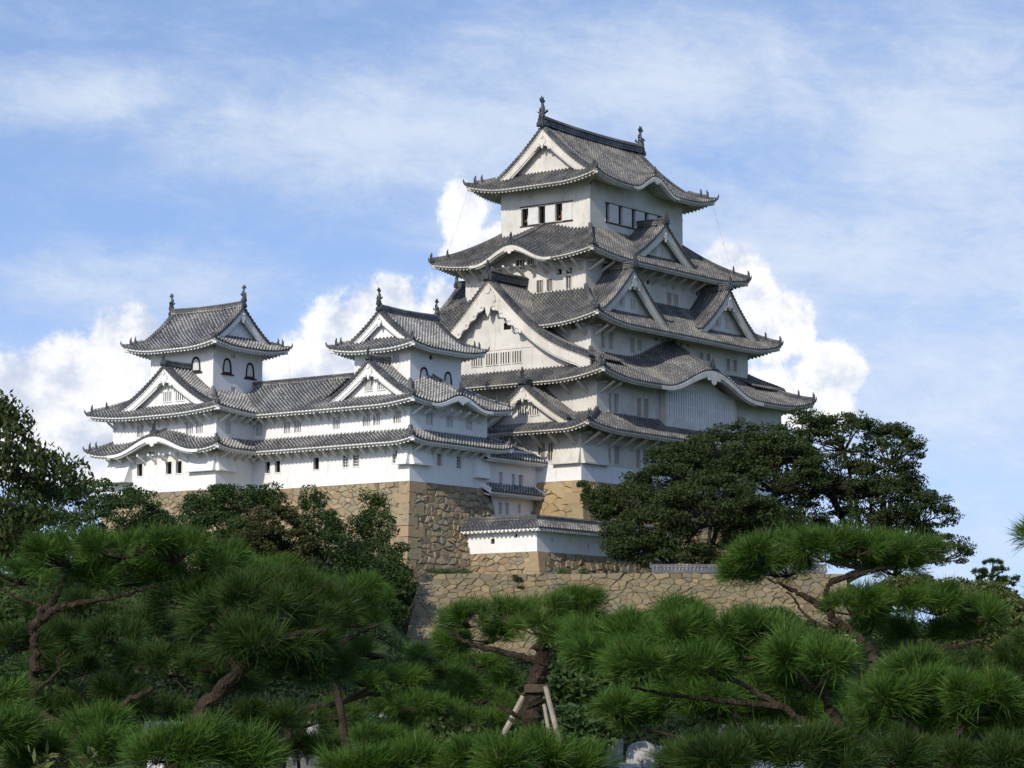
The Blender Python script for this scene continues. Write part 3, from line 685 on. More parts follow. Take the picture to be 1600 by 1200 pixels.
storey(keep, *L3, 11.2, 16.0, PO, op([(4.04, 14.6, .6, .6)], 'bars'),
       op([(6.59, 13.4, .67, 1.5), (7.87, 13.4, .67, 1.5), (11.38, 13.36, .69, 1.4), (12.6, 13.5, .62, 1.0), (28.05, 13.26, .6, 1.16), (29.28, 13.26, .6, 1.16), (23.28, 13.62, .62, .62), (24.5, 13.62, .62, .62)], 'bars') +
       op([(15.43, 14.40, .38, .33), (16.58, 14.40, .36, .33), (19.74, 14.40, .38, .33), (20.89, 14.40, .37, .33)], 'empty')+op([(17.47, 14.40, .72, .68), (18.5, 14.40, .8, .68)], 'bars'))
storey(keep, *L2, 4.4, 10.3, PO, op([(4.5, 7.2, .6, 1.3), (7.5, 7.2, .6, 1.3)], 'bars'),
       op([(4.29, 7.3, .36, 1.65)], 'bars', 1)+op([(5.34, 7.28, .7, 1.65), (8.98, 7.26, .7, 1.7), (10.17, 7.26, .7, 1.7), (25.98, 7.2, .58, 1.31), (26.93, 7.2, .73, 1.31), (30.49, 7.04, .55, 1.5), (31.58, 7.04, .6, 1.5)], 'bars'))
storey(keep, 0, 34.13, 0, 22.6, -.02, 5.0, 'plaster_old', op([(4.3, 2.7, .72, 1.61), (3.25, 2.7, .6, 1.61), (7.4, 2.7, .6, 1.61)], 'bars'),
       op([(4.36, 2.62, .34, 1.63)], 'bars', 1)+op([(5.55, 2.62, .75, 1.6), (9.02, 2.57, .65, 1.63), (10.28, 2.57, .66, 1.63), (14.5, 2.5, .66, 1.6), (15.7, 2.5, .66, 1.6)], 'bars'))
mb = MB()                                      # whiter lime band at the foot
mb.box(FR('W', 0), -.03, 22.6, -.035, -.003, 0.0, 1.5); mb.box(FR('S', 0), -.03, 34, -.035, -.003, 0.0, 1.5)
mb.build('lime_plinth', 'plaster_white', keep)
chute(keep, [('W', 0, .0, 3.9-1.0, 3.4, 1.62, .42), ('S', 0, -.0, 3.9, 3.4, 1.62, .42)], 'plaster_old')
# --- roofs, top to bottom
ov = 2.4
R5 = Roof(keep, L5[0]-ov, L5[1]+ov, L5[2]-ov, L5[3]+ov, 2.4, 2.4, 2.4, 2.4, 29.05, 1, .72, dict(W=ov, S=ov, E=ov, N=ov), k=2.0, bumps={'S': [(18.0, 3.9, 1.45, .62)], 'N': [(18.0, 3.9, 1.45, .62)]})
hf = (L5[3]-L5[2])/2+ov
R5.T = dict(W=2.4, E=2.4, S=2.4, N=2.4)
R5.irim = dict(long='SN', tg=2.0, half=hf, a=.437, b=.0431)
for sd in 'WSEN': R5.build_side(sd)
R5.hips(['SW', 'SE', 'NW', 'NE'], orn_t=.9)
zr5 = 29.05+.437*hf+.0431*hf*hf
f5 = lambda x: 29.05+.437*(hf-np.abs(x))+.0431*(hf-np.abs(x))**2
for sd, pl in (('W', L5[0]-ov+2.0), ('E', L5[1]+ov-2.0)):
    gable(R5.obj, sd, pl, CN, hf-1.9, zr5, 30.0, 0, surf=False, prof=f5, ridge=False, hb=.75, recess=.8, pendant='mid', zwall=29.6, verge=.7)
mb = MB(); xx = np.linspace(9.75, 26.65, 24); path = np.stack([xx, CN+0*xx, zr5-.05+.22*((xx-18.2)/8.4)**2], 1)
mb.sweep(path, [(-.30, 0), (-.30, .55), (-.42, .57), (-.38, .68), (-.2, .88), (.2, .88), (.38, .68), (.42, .57), (.30, .55), (.30, 0)], per=.35); mb.build('main_ridge', 'tile_dark', R5.obj)
for x, a in ((9.85, (1, 0, 0)), (26.55, (-1, 0, 0))):
    shachi(R5.obj, (x, CN, zr5+.85), a, .9)
    om = MB(); orn(om, FR('W' if x < 18 else 'E', x-.35 if x < 18 else x+.35, CN, zr5+.15), .62); om.build('ridge_end_ornament', 'bronze', R5.obj)
for x in (12.0, 24.6):                       # descending ridges on the long slopes
    for sg in (-1, 1):
        yy = np.linspace(.3, hf-2.5, 10); mb = MB(); mb.sweep(np.stack([x+0*yy, CN+sg*yy, f5(yy)+.08], 1), [(-.11, 0), (-.11, .16), (0, .22), (.11, .16), (.11, 0)]); mb.build('descending_ridge', 'tile_old', R5.obj)
def skirt(bld, outer, inner, z0, rise, lift, bumps=None, sides='WSEN', corners=('SW', 'SE', 'NW', 'NE'), **kw):
    e0, e1, n0, n1 = outer; i0, i1, m0, m1 = inner; o = kw.pop('over', 2.4)
    r = Roof(bld, e0, e1, n0, n1, i0-e0, e1-i1, m0-n0, n1-m1, z0, rise, lift, dict(W=o, E=o, S=o, N=o), bumps=bumps, **kw)
    for sd in sides: r.build_side(sd)
    r.hips(corners); return r
grow = lambda L, o: (L[0]-o, L[1]+o, L[2]-o, L[3]+o)
R4 = skirt(keep, grow(L4, ov), L5, 21.35, 3.35, .62, bumps={'W': [(11.24, 4.6, 1.5, .5)], 'E': [(11.24, 4.6, 1.5, .5)]})
R3 = skirt(keep, grow(L3, ov), L4, 14.75, 3.6, .85)
R2 = skirt(keep, grow(L2, ov), L3, 9.25, 2.9, .8, bumps={'S': [(18.0, 8.7, 2.15, .02)]})
L1 = (0, 34.13, 0, 22.76)
R1 = skirt(keep, (-2.4, 36.5, -2.4, 25.1), L2, 4.55, 1.75, .6)
G = dict(tile='tile_old', board='board_old', wallm=PO)
gable(R4.obj, 'S', 2.9, 18.2, 5.3, 25.75, 22.1, 3.3, hb=.62, wins=[(-.75, 23.3, .6, .62, 2), (.75, 23.3, .6, .62, 2)], pendant='small', ostyle=1.15, **G)
gable(R4.obj, 'N', 19.6, 18.2, 5.3, 25.75, 22.1, 3.3, hb=.62, **G)
for c in (10.0, 26.5):
    gable(R3.obj, 'S', 1.0, c, 5.2, 20.3, 15.9, 3.4, hb=.66, wins=[(-.85, 17.25, .62, .85, 2), (.85, 17.25, .62, .85, 2)], pendant='mid', ostyle=1.1, **G)
    gable(R3.obj, 'N', 21.4, c, 5.2, 20.3, 15.9, 3.4, hb=.66, **G)
# the great west gable rising from the second roof
xs_ = np.array([0, 1.6, 3.2, 4.85, 6.85, 8.8, 11.0, 12.5]); zs_ = np.array([18.95, 17.35, 15.75, 14.3, 12.95, 12.0, 11.15, 10.35])+.12
pf = np.polyfit(xs_, zs_, 4); big = lambda x: np.polyval(pf, np.abs(x))
for sd, pl in (('W', 1.35), ('E', 35.05)):
    gable(R2.obj, sd, pl, CN, 11.3, float(big(0)), float(big(11.3)), 5.7, surf=True, prof=big, hb=1.0, recess=.9, pendant='big', rk=1.5, ostyle=1.0,
          wins=[(x-CN, 11.85, ww, 1.05, nb) for x, ww, nb in ((13.2, 1.2, 4), (11.47, 1.25, 4), (9.97, 1.0, 3), (8.64, .95, 3))], zwall=9.9, verge=.8, **G)
mb = MB(); fr = FR('W', 1.35+.9); mb.box(fr, CN-7.0, CN+6.6, -.05, .0, 12.62, 12.8); mb.box(fr, CN-.12, CN+.12, -.045, .0, 12.82, 15.6)
mb.box(fr, CN-4.3, CN-4.15, -.045, -.0, 10.6, 12.6); mb.box(fr, CN+5.0, CN+5.15, -.045, -.0, 10.6, 12.6); mb.build('gable_battens', 'board_old', R2.obj)
mb = MB(); mb.box(FR('W', 2.25), CN-1.9, CN-1.1, -.03, .0, 14.45, 15.05); mb.build('gable_vent', 'dark', R2.obj)
gable(R1.obj, 'W', -1.15, 5.5, 4.9, 8.75, 5.35, 3.8, hb=.42, wins=[(.6, 6.45, .9, .8, 3), (-.75, 6.45, .9, .8, 3)], pendant='mid', ostyle=1.25, **G)
# projecting lattice bay under the big curved gable
bay = MB(); bx0, bx1 = 12.4, 24.7; fs = FR('S', -.14)
bay.box(fs, bx0, bx1, -.72, -.03, 5.5, 6.55); bay.box(fs, bx0, bx1, -.72, -.03, 9.35, 9.75); bay.box(fs, bx0, bx0+.25, -.72, -.03, 6.55, 9.35); bay.box(fs, bx1-.25, bx1, -.72, -.03, 6.55, 9.35)
bo = bay.build('lattice_bay', PO, keep)
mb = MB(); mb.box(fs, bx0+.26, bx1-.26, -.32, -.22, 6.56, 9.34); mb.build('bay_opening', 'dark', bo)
mb = MB(); n = 30; p = (bx1-bx0-.5)/n
for i in range(n): mb.box(fs, bx0+.25+i*p+.11, bx0+.25+i*p+.11+p*.46, -.70, -.56, 6.54, 9.36)
mb.box(fs, bx0+.2, bx1-.2, -.64, -.58, 7.9, 7.98); mb.build('lattice_bars', 'board_white', bo)
mb = MB(); X = np.linspace(18-6.2, 18+6.2, 40); zc = R2.zt('S', X, 0*X)-.55
mb.grid(np.stack([frv('S', -.9, X, 0*X, 9.6+0*X), frv('S', -.9, X, 0*X, np.maximum(zc, 9.62)), frv('S', -.1, X, 0*X, np.maximum(zc, 9.62)+.2)], 1)); mb.build('bay_gable_wall', PO, keep)
struts(keep, 'W', L4[0], 20.9+.05, np.arange(L4[2]+.5, L4[3], 1.3), 1.6, 'board_old')
struts(keep, 'S', L4[2], 20.9+.05, np.arange(L4[0]+.6, L4[1], 1.75), 1.6, 'board_old')
struts(keep, 'W', 0, 4.15, np.arange(.5, 11, 1.9), 1.7, 'board_old', drop=1.1, th=.14)
struts(keep, 'S', 0, 4.15, np.arange(.5, 20, 1.9), 1.7, 'board_old', drop=1.1, th=.14)
struts(keep, 'W', L2[0], 8.9, np.arange(.9, 4, 1.9), 1.5, 'board_old'); struts(keep, 'S', L2[2], 8.9, [2.9, 4.1], 1.5, 'board_old')
struts(keep, 'W', L3[0], 14.5, [2.7, 4.6], 1.5, 'board_old'); struts(keep, 'S', L3[2], 14.5, [5.4, 6.6], 1.5, 'board_old')

# ================================================================== CENTRE SMALL KEEP
nk = thing('small_keep', 'white three-storey turret joined to the right end of the corridor, beside the tall keep', 'castle turret')
PWt = 'plaster_white'; BW = 'board_white'; TL = 'tile_light'
wopt = lambda L, st, nb=2: [tuple(h)+(st, nb, BW) for h in L]
N1 = (-18.5, -7.55, 4.6, 13.9); N3 = (-16.5, -9.35, 6.17, 12.33)
storey(nk, *N1, -1.1, 2.95, PWt, wopt([(11.54, .93, .65, 1.0), (10.4, .93, .65, 1.0), (6.1, 1.0, .6, 1.0)], 'lattice'), wopt([(-14.46, .97, .75, 1.0), (-11.73, .93, .75, 1.0)], 'lattice'))
storey(nk, -18.46, -7.6, 4.64, 13.9, 2.95, 6.05, PWt, wopt([(12.66, 4.27, .7, 1.0), (9.35, 4.3, .72, 1.0), (8.23, 4.3, .72, 1.0), (6.01, 4.35, .76, 1.0)], 'closed', 3), wopt([(-15.75, 4.36, .88, 1.05), (-12.95, 4.36, .88, 1.05), (-10.19, 4.36, .88, 1.05)], 'closed', 3))
storey(nk, *N3, 5.9, 11.3, PWt, wopt([(7.74, 9.66, .67, .7)], 'closed', 3), wopt([(-13.6, 9.95, .5, .4)], 'empty'))
katomado(nk, 'S', 6.17, -14.61, 8.34, 1.25, 1.4); katomado(nk, 'S', 6.17, -11.25, 8.29, 1.15, 1.36)
def toproof(bld, L, o, z0, a, b, tg, axis, lift=.42):
    long = 'SN' if axis == 'E' else 'WE'
    r = Roof(bld, L[0]-o, L[1]+o, L[2]-o, L[3]+o, o, o, o, o, z0, 1, lift, dict(W=o, S=o, E=o, N=o), k=2.2, tile=TL, board=BW, raft=.4)
    half = ((L[3]-L[2]) if axis == 'E' else (L[1]-L[0]))/2+o
    r.irim = dict(long=long, tg=tg, half=half, a=a, b=b)
    for sd in 'WSEN': r.build_side(sd)
    r.hips(['SW', 'SE', 'NW', 'NE'], size=.8, orn_t=.7)
    f = lambda x: z0+a*(half-np.abs(x))+b*(half-np.abs(x))**2
    zr = float(f(0)); cc = (L[2]+L[3])/2 if axis == 'E' else (L[0]+L[1])/2
    ends = (('W', L[0]-o+tg), ('E', L[1]+o-tg)) if axis == 'E' else (('S', L[2]-o+tg), ('N', L[3]+o-tg))
    for sd, pl in ends:
        gable(r.obj, sd, pl, cc, half-tg*.95, zr, z0+.6, 0, tile=TL, board=BW, wallm=PWt, surf=False, prof=f, ridge=False, hb=.42, recess=.6, pendant='small', zwall=z0+.3, verge=.5)
    a0, a1 = (L[0], L[1]) if axis == 'E' else (L[2], L[3])
    t = np.linspace(a0-o+tg-.1, a1+o-tg+.1, 16); zz = zr-.03+.12*np.linspace(-1, 1, 16)**2
    path = np.stack([t, cc+0*t, zz], 1) if axis == 'E' else np.stack([cc+0*t, t, zz], 1)
    mb = MB(); mb.sweep(path, [(-.2, 0), (-.2, .34), (-.28, .36), (-.1, .52), (.1, .52), (.28, .36), (.2, .34), (.2, 0)]); mb.build('main_ridge', TL, r.obj)
    for q, sg, (sd, pl) in ((0, 1, ends[0]), (-1, -1, ends[1])):
        shachi(r.obj, path[q]+np.array([0, 0, .66]), ((sg, 0, 0) if axis == 'E' else (0, sg, 0)), .55)
        om = MB(); orn(om, FR(sd, pl-(.2 if sd in 'WS' else -.2), cc, zr+.1), .42); om.build('ridge_end_ornament', 'bronze', r.obj)
    return r, f
toproof(nk, N3, 1.6, 10.55, .42, .062, 1.25, 'E')
sk = dict(tile=TL, board=BW, raft=.42)
def small_skirt(bld, outer, inner, z0, rise, lift, sides, corners, bumps=None, nolift=(), rngs=None, over=1.65):
    e0, e1, n0, n1 = outer; i0, i1, m0, m1 = inner
    r = Roof(bld, e0, e1, n0, n1, i0-e0, e1-i1, m0-n0, n1-m1, z0, rise, lift, dict(W=over, E=over, S=over, N=over), bumps=bumps, nolift=nolift, tile=TL, board=BW, raft=.42, k=1.5)
    for sd in sides:
        lo, hi = (rngs or {}).get(sd, (None, None)); r.build_side(sd, lo, hi)
    r.hips(corners, size=.8); return r
# second and first roofs: the west side runs straight on into the corridor
NR2 = small_skirt(nk, (-20.1, -5.95, 3.0, 15.5), (-16.5, -9.35, 6.17, 12.33), 5.52, 1.95, .42, 'WSE', ['SW', 'SE'], bumps={'S': [(-13.3, 4.2, 1.0, .2)]}, nolift=('WN', 'NW'), rngs={'W': (3.0, 13.9)})
gable(NR2.obj, 'W', -19.25, 8.45, 4.4, 9.25, 6.1, 2.9, tile=TL, board=BW, wallm=PWt, hb=.42, recess=.6, wins=[(-.9, 7.3, .75, 1.0, 3), (.5, 7.3, .75, 1.0, 3)], pendant='mid', ostyle=1.0, rk=.85)
NR1 = small_skirt(nk, (-20.1, -5.95, 3.0, 15.5), (-18.46, -7.6, 4.64, 13.9), 2.3, .95, .35, 'WSE', ['SW', 'SE'], nolift=('WN', 'NW'), rngs={'W': (3.0, 13.9)})
chute(nk, [('W', -18.5, 4.6, 7.2+.7-2.2, 2.0, .42, .5), ('S', 4.6, -18.5, -15.9, 2.0, .42, .5), ('S', 4.6, -9.6, -7.7, 1.9, -.1, .45)], PWt)
ST = [(-18.46, 5.1), (-18.5, 1.85)]
struts(nk, 'W', -18.46, 5.15, np.arange(5.1, 13.8, 1.05), 1.1, BW, drop=.7, th=.08); struts(nk, 'S', 4.64, 5.15, np.arange(-18, -7.6, 1.3), 1.1, BW, drop=.7, th=.08)
struts(nk, 'W', -18.5, 1.95, np.arange(5.1, 13.8, 1.05), 1.1, BW, drop=.7, th=.08); struts(nk, 'S', 4.6, 1.95, np.arange(-18, -7.6, 1.3), 1.1, BW, drop=.7, th=.08)

# ================================================================== CORRIDOR
ck = thing('corridor_building', 'long low white two-storey corridor with plain tiled roof linking the two small turrets', 'castle building')
storey(ck, -18.5, -12.5, 13.9, 22.0, -1.1, 2.9, PWt, wopt([(20.39, .87, .6, 1.0), (19.22, .87, .6, 1.0), (14.83, .9, .64, 1.02)], 'open'))
storey(ck, -18.46, -12.54, 13.9, 22.0, 2.9, 6.0, PWt, wopt([(21.46, 4.2, .71, 1.0), (18.23, 4.22, .72, 1.0), (17.04, 4.22, .74, 1.0)], 'closed', 3))
CR1 = Roof(ck, -20.1, -12.5, 13.9, 22.6, 1.64, 1, 1, 1, 2.3, .95, 0, dict(W=1.65), tile=TL, board=BW, raft=.42, nolift=('WN', 'WS', 'Wopen')); CR1.build_side('W', 13.9, 22.3)
CR2 = Roof(ck, -20.1, -10.9, 13.9, 22.6, 4.6, 4.6, 1, 1, 5.52, 3.0, 0, dict(W=1.65, E=1.65), tile=TL, board=BW, raft=.42, nolift=('WN', 'WS', 'Wopen', 'EN', 'ES', 'Eopen'), c=.85)
CR2.build_side('W', 13.9, 24.5); CR2.build_side('E', 11.0, 26)
mb = MB(); yy = np.linspace(12.4, 25.2, 10); mb.sweep(np.stack([-15.5+0*yy, yy, 8.5+0*yy], 1), [(-.2, 0), (-.2, .3), (-.28, .32), (-.1, .46), (.1, .46), (.28, .32), (.2, .3), (.2, 0)]); mb.build('ridge', TL, CR2.obj)
struts(ck, 'W', -18.46, 5.15, np.arange(14.4, 21.9, 1.05), 1.1, BW, drop=.7, th=.08); struts(ck, 'W', -18.5, 1.95, np.arange(14.4, 21.9, 1.05), 1.1, BW, drop=.7, th=.08)

# ================================================================== LEFT SMALL KEEP
ik = thing('small_keep', 'leftmost white turret with bell-shaped windows and a curved gable low on its front', 'castle turret')
I1 = (-23.4, -11.8, 22.0, 34.45); I3 = (-20.9, -14.4, 24.75, 32.28)
storey(ik, *I1, -1.25, 2.95, PWt, wopt([(30.99, .84, .66, 1.07), (27.5, .84, .69, 1.07), (26.31, .84, .68, 1.07)], 'open')+wopt([(29.6, 2.15, .8, .45)], 'lattice'))
storey(ik, -23.36, -11.84, 22.04, 34.4, 2.95, 6.05, PWt, wopt([(31.07, 4.25, .77, 1.0), (25.18, 4.2, .8, 1.04), (24.02, 4.2, .78, 1.04)], 'closed', 3), wopt([(-21.83, 4.15, .66, 1.05)], 'closed', 3))
storey(ik, *I3, 5.9, 12.4, PWt, (), wopt([(-18.2, 7.94, .58, .6), (-18.29, 11.0, .5, .4)], 'closed', 2))
katomado(ik, 'W', -20.9, 26.8, 10.17, 1.2, 1.37); katomado(ik, 'S', 24.75, -19.09, 10.05, 1.22, 1.42); katomado(ik, 'S', 24.75, -16.07, 9.95, 1.2, 1.42)
toproof(ik, I3, 1.75, 11.65, .46, .058, 1.25, 'N', lift=.5)
IR2 = small_skirt(ik, (-25.05, -10.2, 20.35, 36.1), (-20.9, -14.4, 24.75, 32.28), 5.52, 2.2, .42, 'WSE', ['SW', 'NW'])
gable(IR2.obj, 'W', -24.2, 27.45, 5.5, 9.7, 6.05, 3.4, tile=TL, board=BW, wallm=PWt, hb=.5, recess=.65, wins=[(.2, 7.1, .85, .85, 3), (-1.3, 7.1, .9, .85, 3)], pendant='mid', ostyle=1.0, conc=.35, rk=.9)
IR1 = small_skirt(ik, (-25.05, -10.2, 20.35, 36.1), (-23.36, -11.84, 22.04, 34.4), 2.25, .95, .4, 'WSE', ['SW', 'NW'], bumps={'W': [(28.0, 5.3, 1.35, .35)]})
chute(ik, [('W', -23.4, 22.0, 25.0, 1.9, .45, .42), ('S', 22.0, -23.4, -21.2, 1.9, .45, .42), ('W', -23.4, 31.9, 34.6, 2.0, -.1, 1.0)], PWt)
struts(ik, 'W', -23.36, 5.15, np.arange(22.5, 34.4, 1.05), 1.1, BW, drop=.7, th=.08); struts(ik, 'S', 22.04, 5.15, np.arange(-22.9, -18.5, 1.0), 1.1, BW, drop=.7, th=.08)
struts(ik, 'W', -23.4, 1.95, np.arange(22.5, 34.4, 1.3), 1.1, BW, drop=.7, th=.08); struts(ik, 'S', 22.0, 1.95, np.arange(-22.9, -18.5, 1.0), 1.1, BW, drop=.7, th=.08)

# ================================================================== LINK between centre turret and tall keep
lk = thing('link_building', 'small white wing with two narrow tiled eaves wedged between turret and tall keep base', 'castle building')
mb = MB()
hU = [(-5.48, .02, .48, 1.03), (-3.63, -.02, .48, 1.05), (-2.55, -.02, .62, 1.05)]; hL = [(-5.53, -2.62, .5, 1.0), (-4.55, -2.62, .5, 1.0), (-2.71, -2.5, .45, .75)]
wall_face(mb, 'S', 4.75, -7.55, .2, -5.0, 2.6, hU+hL); wall_face(mb, 'W', -7.5, 4.76, 9, -5, 2.6, [])
mb.add([(-7.5, 4.75, 2.6), (.2, 4.75, 2.6), (.2, 9, 2.6), (-7.5, 9, 2.6)], [(0, 1, 2, 3)]); mb.build('wall', PWt, lk)
for h in hU+hL: window(lk, 'S', 4.75, *h, 'lattice', 2, BW)
for (z0, rs, T_, lo, hi, pl) in ((1.72, 1.5, 2.6, -8.7, -.05, 3.55), (-1.25, .75, 1.2, -8.4, -.35, 3.65)):
    r = Roof(lk, lo, hi, pl, 9, 1, 1, T_, 1, z0, rs, 0, dict(S=1.1), tile=TL, board=BW, raft=.42, nolift=('SW', 'SE', 'Sopen')); r.build_side('S')
    for x in (lo, hi):
        mb = MB(); yy = np.linspace(0, T_, 5); mb.sweep(np.stack([x+0*yy, pl+yy, r.zt('S', 0*yy, yy)+.05], 1), [(-.12, -.3), (-.12, .12), (0, .18), (.12, .12), (.12, -.3)]); mb.build('verge', BW, r.obj)

# thin lightning cables hanging from the eaves
for root, pa, pb in ((keep, (28.4, 3.9, 29.0), (30.3, 3.0, 22.6)), (keep, (7.9, 18.6, 29.2), (5.2, 19.6, 21.8)), (keep, (33.9, -.1, 14.6), (35.0, -1.5, 10.2)), (ik, (-12.8, 23.1, 11.6), (-12.6, 23.0, 8.4))):
    mb = MB(); pa, pb = np.array(pa), np.array(pb); m_ = (pa+pb)/2+[.15, 0, -.25]; mb.tube([pa, m_, pb], .008, 4); mb.build('lightning_cable', 'dark_wood', root)
# visitors looking out of the windows
def person(label, side, pl, s0, zfeet, cloth, lean=.15):
    fr = FR(side, pl, s0, zfeet); me = bpy.data.meshes.new('person')
    V = [(0, .62, .95), (0, .60, 1.18), (0, .56, 1.40), (0, .52, 1.50), (0, .47, 1.62), (.19, .56, 1.38), (.25, .40, 1.14), (.12, .18, 1.10), (-.19, .56, 1.38), (-.25, .42, 1.12), (-.10, .18, 1.08), (.09, .62, .88), (.10, .64, .46), (.10, .66, .05), (-.09, .62, .88), (-.10, .64, .46), (-.10, .66, .05), (.11, .54, .02), (-.11, .54, .02)]
    E_ = [(0, 1), (1, 2), (2, 3), (3, 4), (2, 5), (5, 6), (6, 7), (2, 8), (8, 9), (9, 10), (0, 11), (11, 12), (12, 13), (0, 14), (14, 15), (15, 16), (13, 17), (16, 18)]
    R_ = [.15, .14, .15, .06, .10, .07, .045, .035, .07, .045, .035, .09, .065, .045, .09, .065, .045, .04, .04]
    me.from_pydata([tuple(fr(*v)) for v in V], E_, []); o = bpy.data.objects.new('person', me); COL.objects.link(o)
    m1 = o.modifiers.new('s', 'SKIN'); 
    for i, r in enumerate(R_): me.skin_vertices[0].data[i].radius = (r, r)
    me.skin_vertices[0].data[0].use_root = True; m2 = o.modifiers.new('ss', 'SUBSURF'); m2.levels = m2.render_levels = 1
    me.materials.append(M['cloth_'+cloth]); tag(o, label, 'person')
    h = MB(); c = fr(0, .46, 1.66); th = np.linspace(0, pi, 7)[:, None]; ph_ = np.linspace(0, 2*pi, 10, endpoint=False)[None]
    P = np.stack([c[0]+.08*np.sin(th)*np.cos(ph_), c[1]+.08*np.sin(th)*np.sin(ph_), c[2]-.02+.115*np.cos(th)+0*ph_], -1).transpose(1, 0, 2); h.grid(P, close=True); h.build('face', 'skin', o, smooth=True)
    h = MB(); c = fr(0, .485, 1.70); P = np.stack([c[0]+.088*np.sin(th*.6)*np.cos(ph_), c[1]+.088*np.sin(th*.6)*np.sin(ph_), c[2]+.095*np.cos(th*.6)+0*ph_], -1).transpose(1, 0, 2); h.grid(P, close=True); h.build('hair', 'dark', o, smooth=True)
M['cloth_white'] = plain('cloth_white', (.6, .6, .62), .9, .1, .05); M['cloth_orange'] = plain('cloth_orange', (.45, .20, .10), .9, .1, .05); M['skin'] = plain('skin', (.45, .28, .20), .6, .3, .05)
person('person in a white top looking out of the left window on the top floor', 'W', 10.26, 13.55, 24.95, 'white')
person('person in an orange-brown top looking out of the right window on the top floor', 'W', 10.26, 9.62, 24.95, 'orange')
person('person in a white top behind the corridor window next to the leftmost turret', 'W', -18.5, 20.39, -.6, 'white')
mb = MB(); mb.box(FR('W', 10.26), 8.0, 15.0, .3, 1.4, 24.85, 24.93); mb.build('window_floor', 'dark_wood', keep)

# ================================================================== STONE BASES
def clip_poly(P, n, c):   # keep the side where n.p <= c
    out = []
    for i in range(len(P)):
        a, b = P[i-1], P[i]; da, db = a[0]*n[0]+a[1]*n[1]-c, b[0]*n[0]+b[1]*n[1]-c
        if (da <= 0) != (db <= 0): t = da/(da-db); out.append((a[0]+(b[0]-a[0])*t, a[1]+(b[1]-a[1])*t))
        if db <= 0: out.append(b)
    return out
def masonry(mb, fmap, Lx, Ly, cw, ch, nrm, gap=.015, bulge=.10, small=.5, seed=3):
    "fitted rubble: every stone is its own bevelled block; fmap(x, y) maps face metres to the world"
    r = np.random.default_rng(seed); nx, ny = max(1, round(Lx/cw)), max(1, round(Ly/ch)); w_, h_ = Lx/nx, Ly/ny
    pts = []
    for j in range(ny):
        for i in range(-1, nx+1):
            x = (i+.5+(.5 if j % 2 else 0)+r.uniform(-.46, .46))*w_; y = (j+.5+r.uniform(-.34, .34))*h_; pts.append((x, y))
            if r.random() < small: pts.append((x+r.uniform(.35, .6)*w_*r.choice([-1, 1]), y+r.uniform(-.5, .5)*h_))
    pts = np.array(pts); asp = w_/h_
    for k, p in enumerate(pts):
        if not (-.05 < p[0] < Lx+.05): continue
        d2 = (pts[:, 0]-p[0])**2+((pts[:, 1]-p[1])*asp)**2; nb = np.argsort(d2)[1:15]
        poly = [(0, 0), (Lx, 0), (Lx, Ly), (0, Ly)]
        for q in pts[nb]:
            n = np.array([q[0]-p[0], (q[1]-p[1])*asp*asp]); m_ = (q+p)/2; poly = clip_poly(poly, n, n[0]*m_[0]+n[1]*m_[1])
            if len(poly) < 3: break
        if len(poly) < 3: continue
        A = np.array(poly); keep_ = [i for i in range(len(A)) if np.hypot(*(A[i]-A[i-1])) > .04]; A = A[keep_]
        if len(A) < 3: continue
        c = A.mean(0); R_ = np.hypot(*(A-c).T).mean()
        if R_ < .08: continue
        def ring(ins, out, jit): 
            f = max(.25, 1-ins/R_); Q = c+(A-c)*f+r.normal(size=A.shape)*jit; return [fmap(x, y)+nrm*o for (x, y), o in zip(Q, out)]
        g_ = gap*r.uniform(.6, 1.8); b_ = bulge*r.uniform(.5, 1.25); tilt = r.normal(size=2)*.10; k_ = len(A)
        o1 = [0.0]*k_; o2 = [b_+tilt[0]*(a[0]-c[0])+tilt[1]*(a[1]-c[1]) for a in A]
        V = ring(g_, [-.05]*k_, .004)+ring(g_+.015, [b_*.55]*k_, .008)+ring(g_+.075, [max(.01, o) for o in o2], .012)+[fmap(*c)+nrm*(b_+.02)]
        Qd = [(i, (i+1) % k_, k_+(i+1) % k_, k_+i) for i in range(k_)]+[(k_+i, k_+(i+1) % k_, 2*k_+(i+1) % k_, 2*k_+i) for i in range(k_)]
        mb.add(V, Qd, [(2*k_+i, 2*k_+(i+1) % k_, 3*k_) for i in range(k_)])
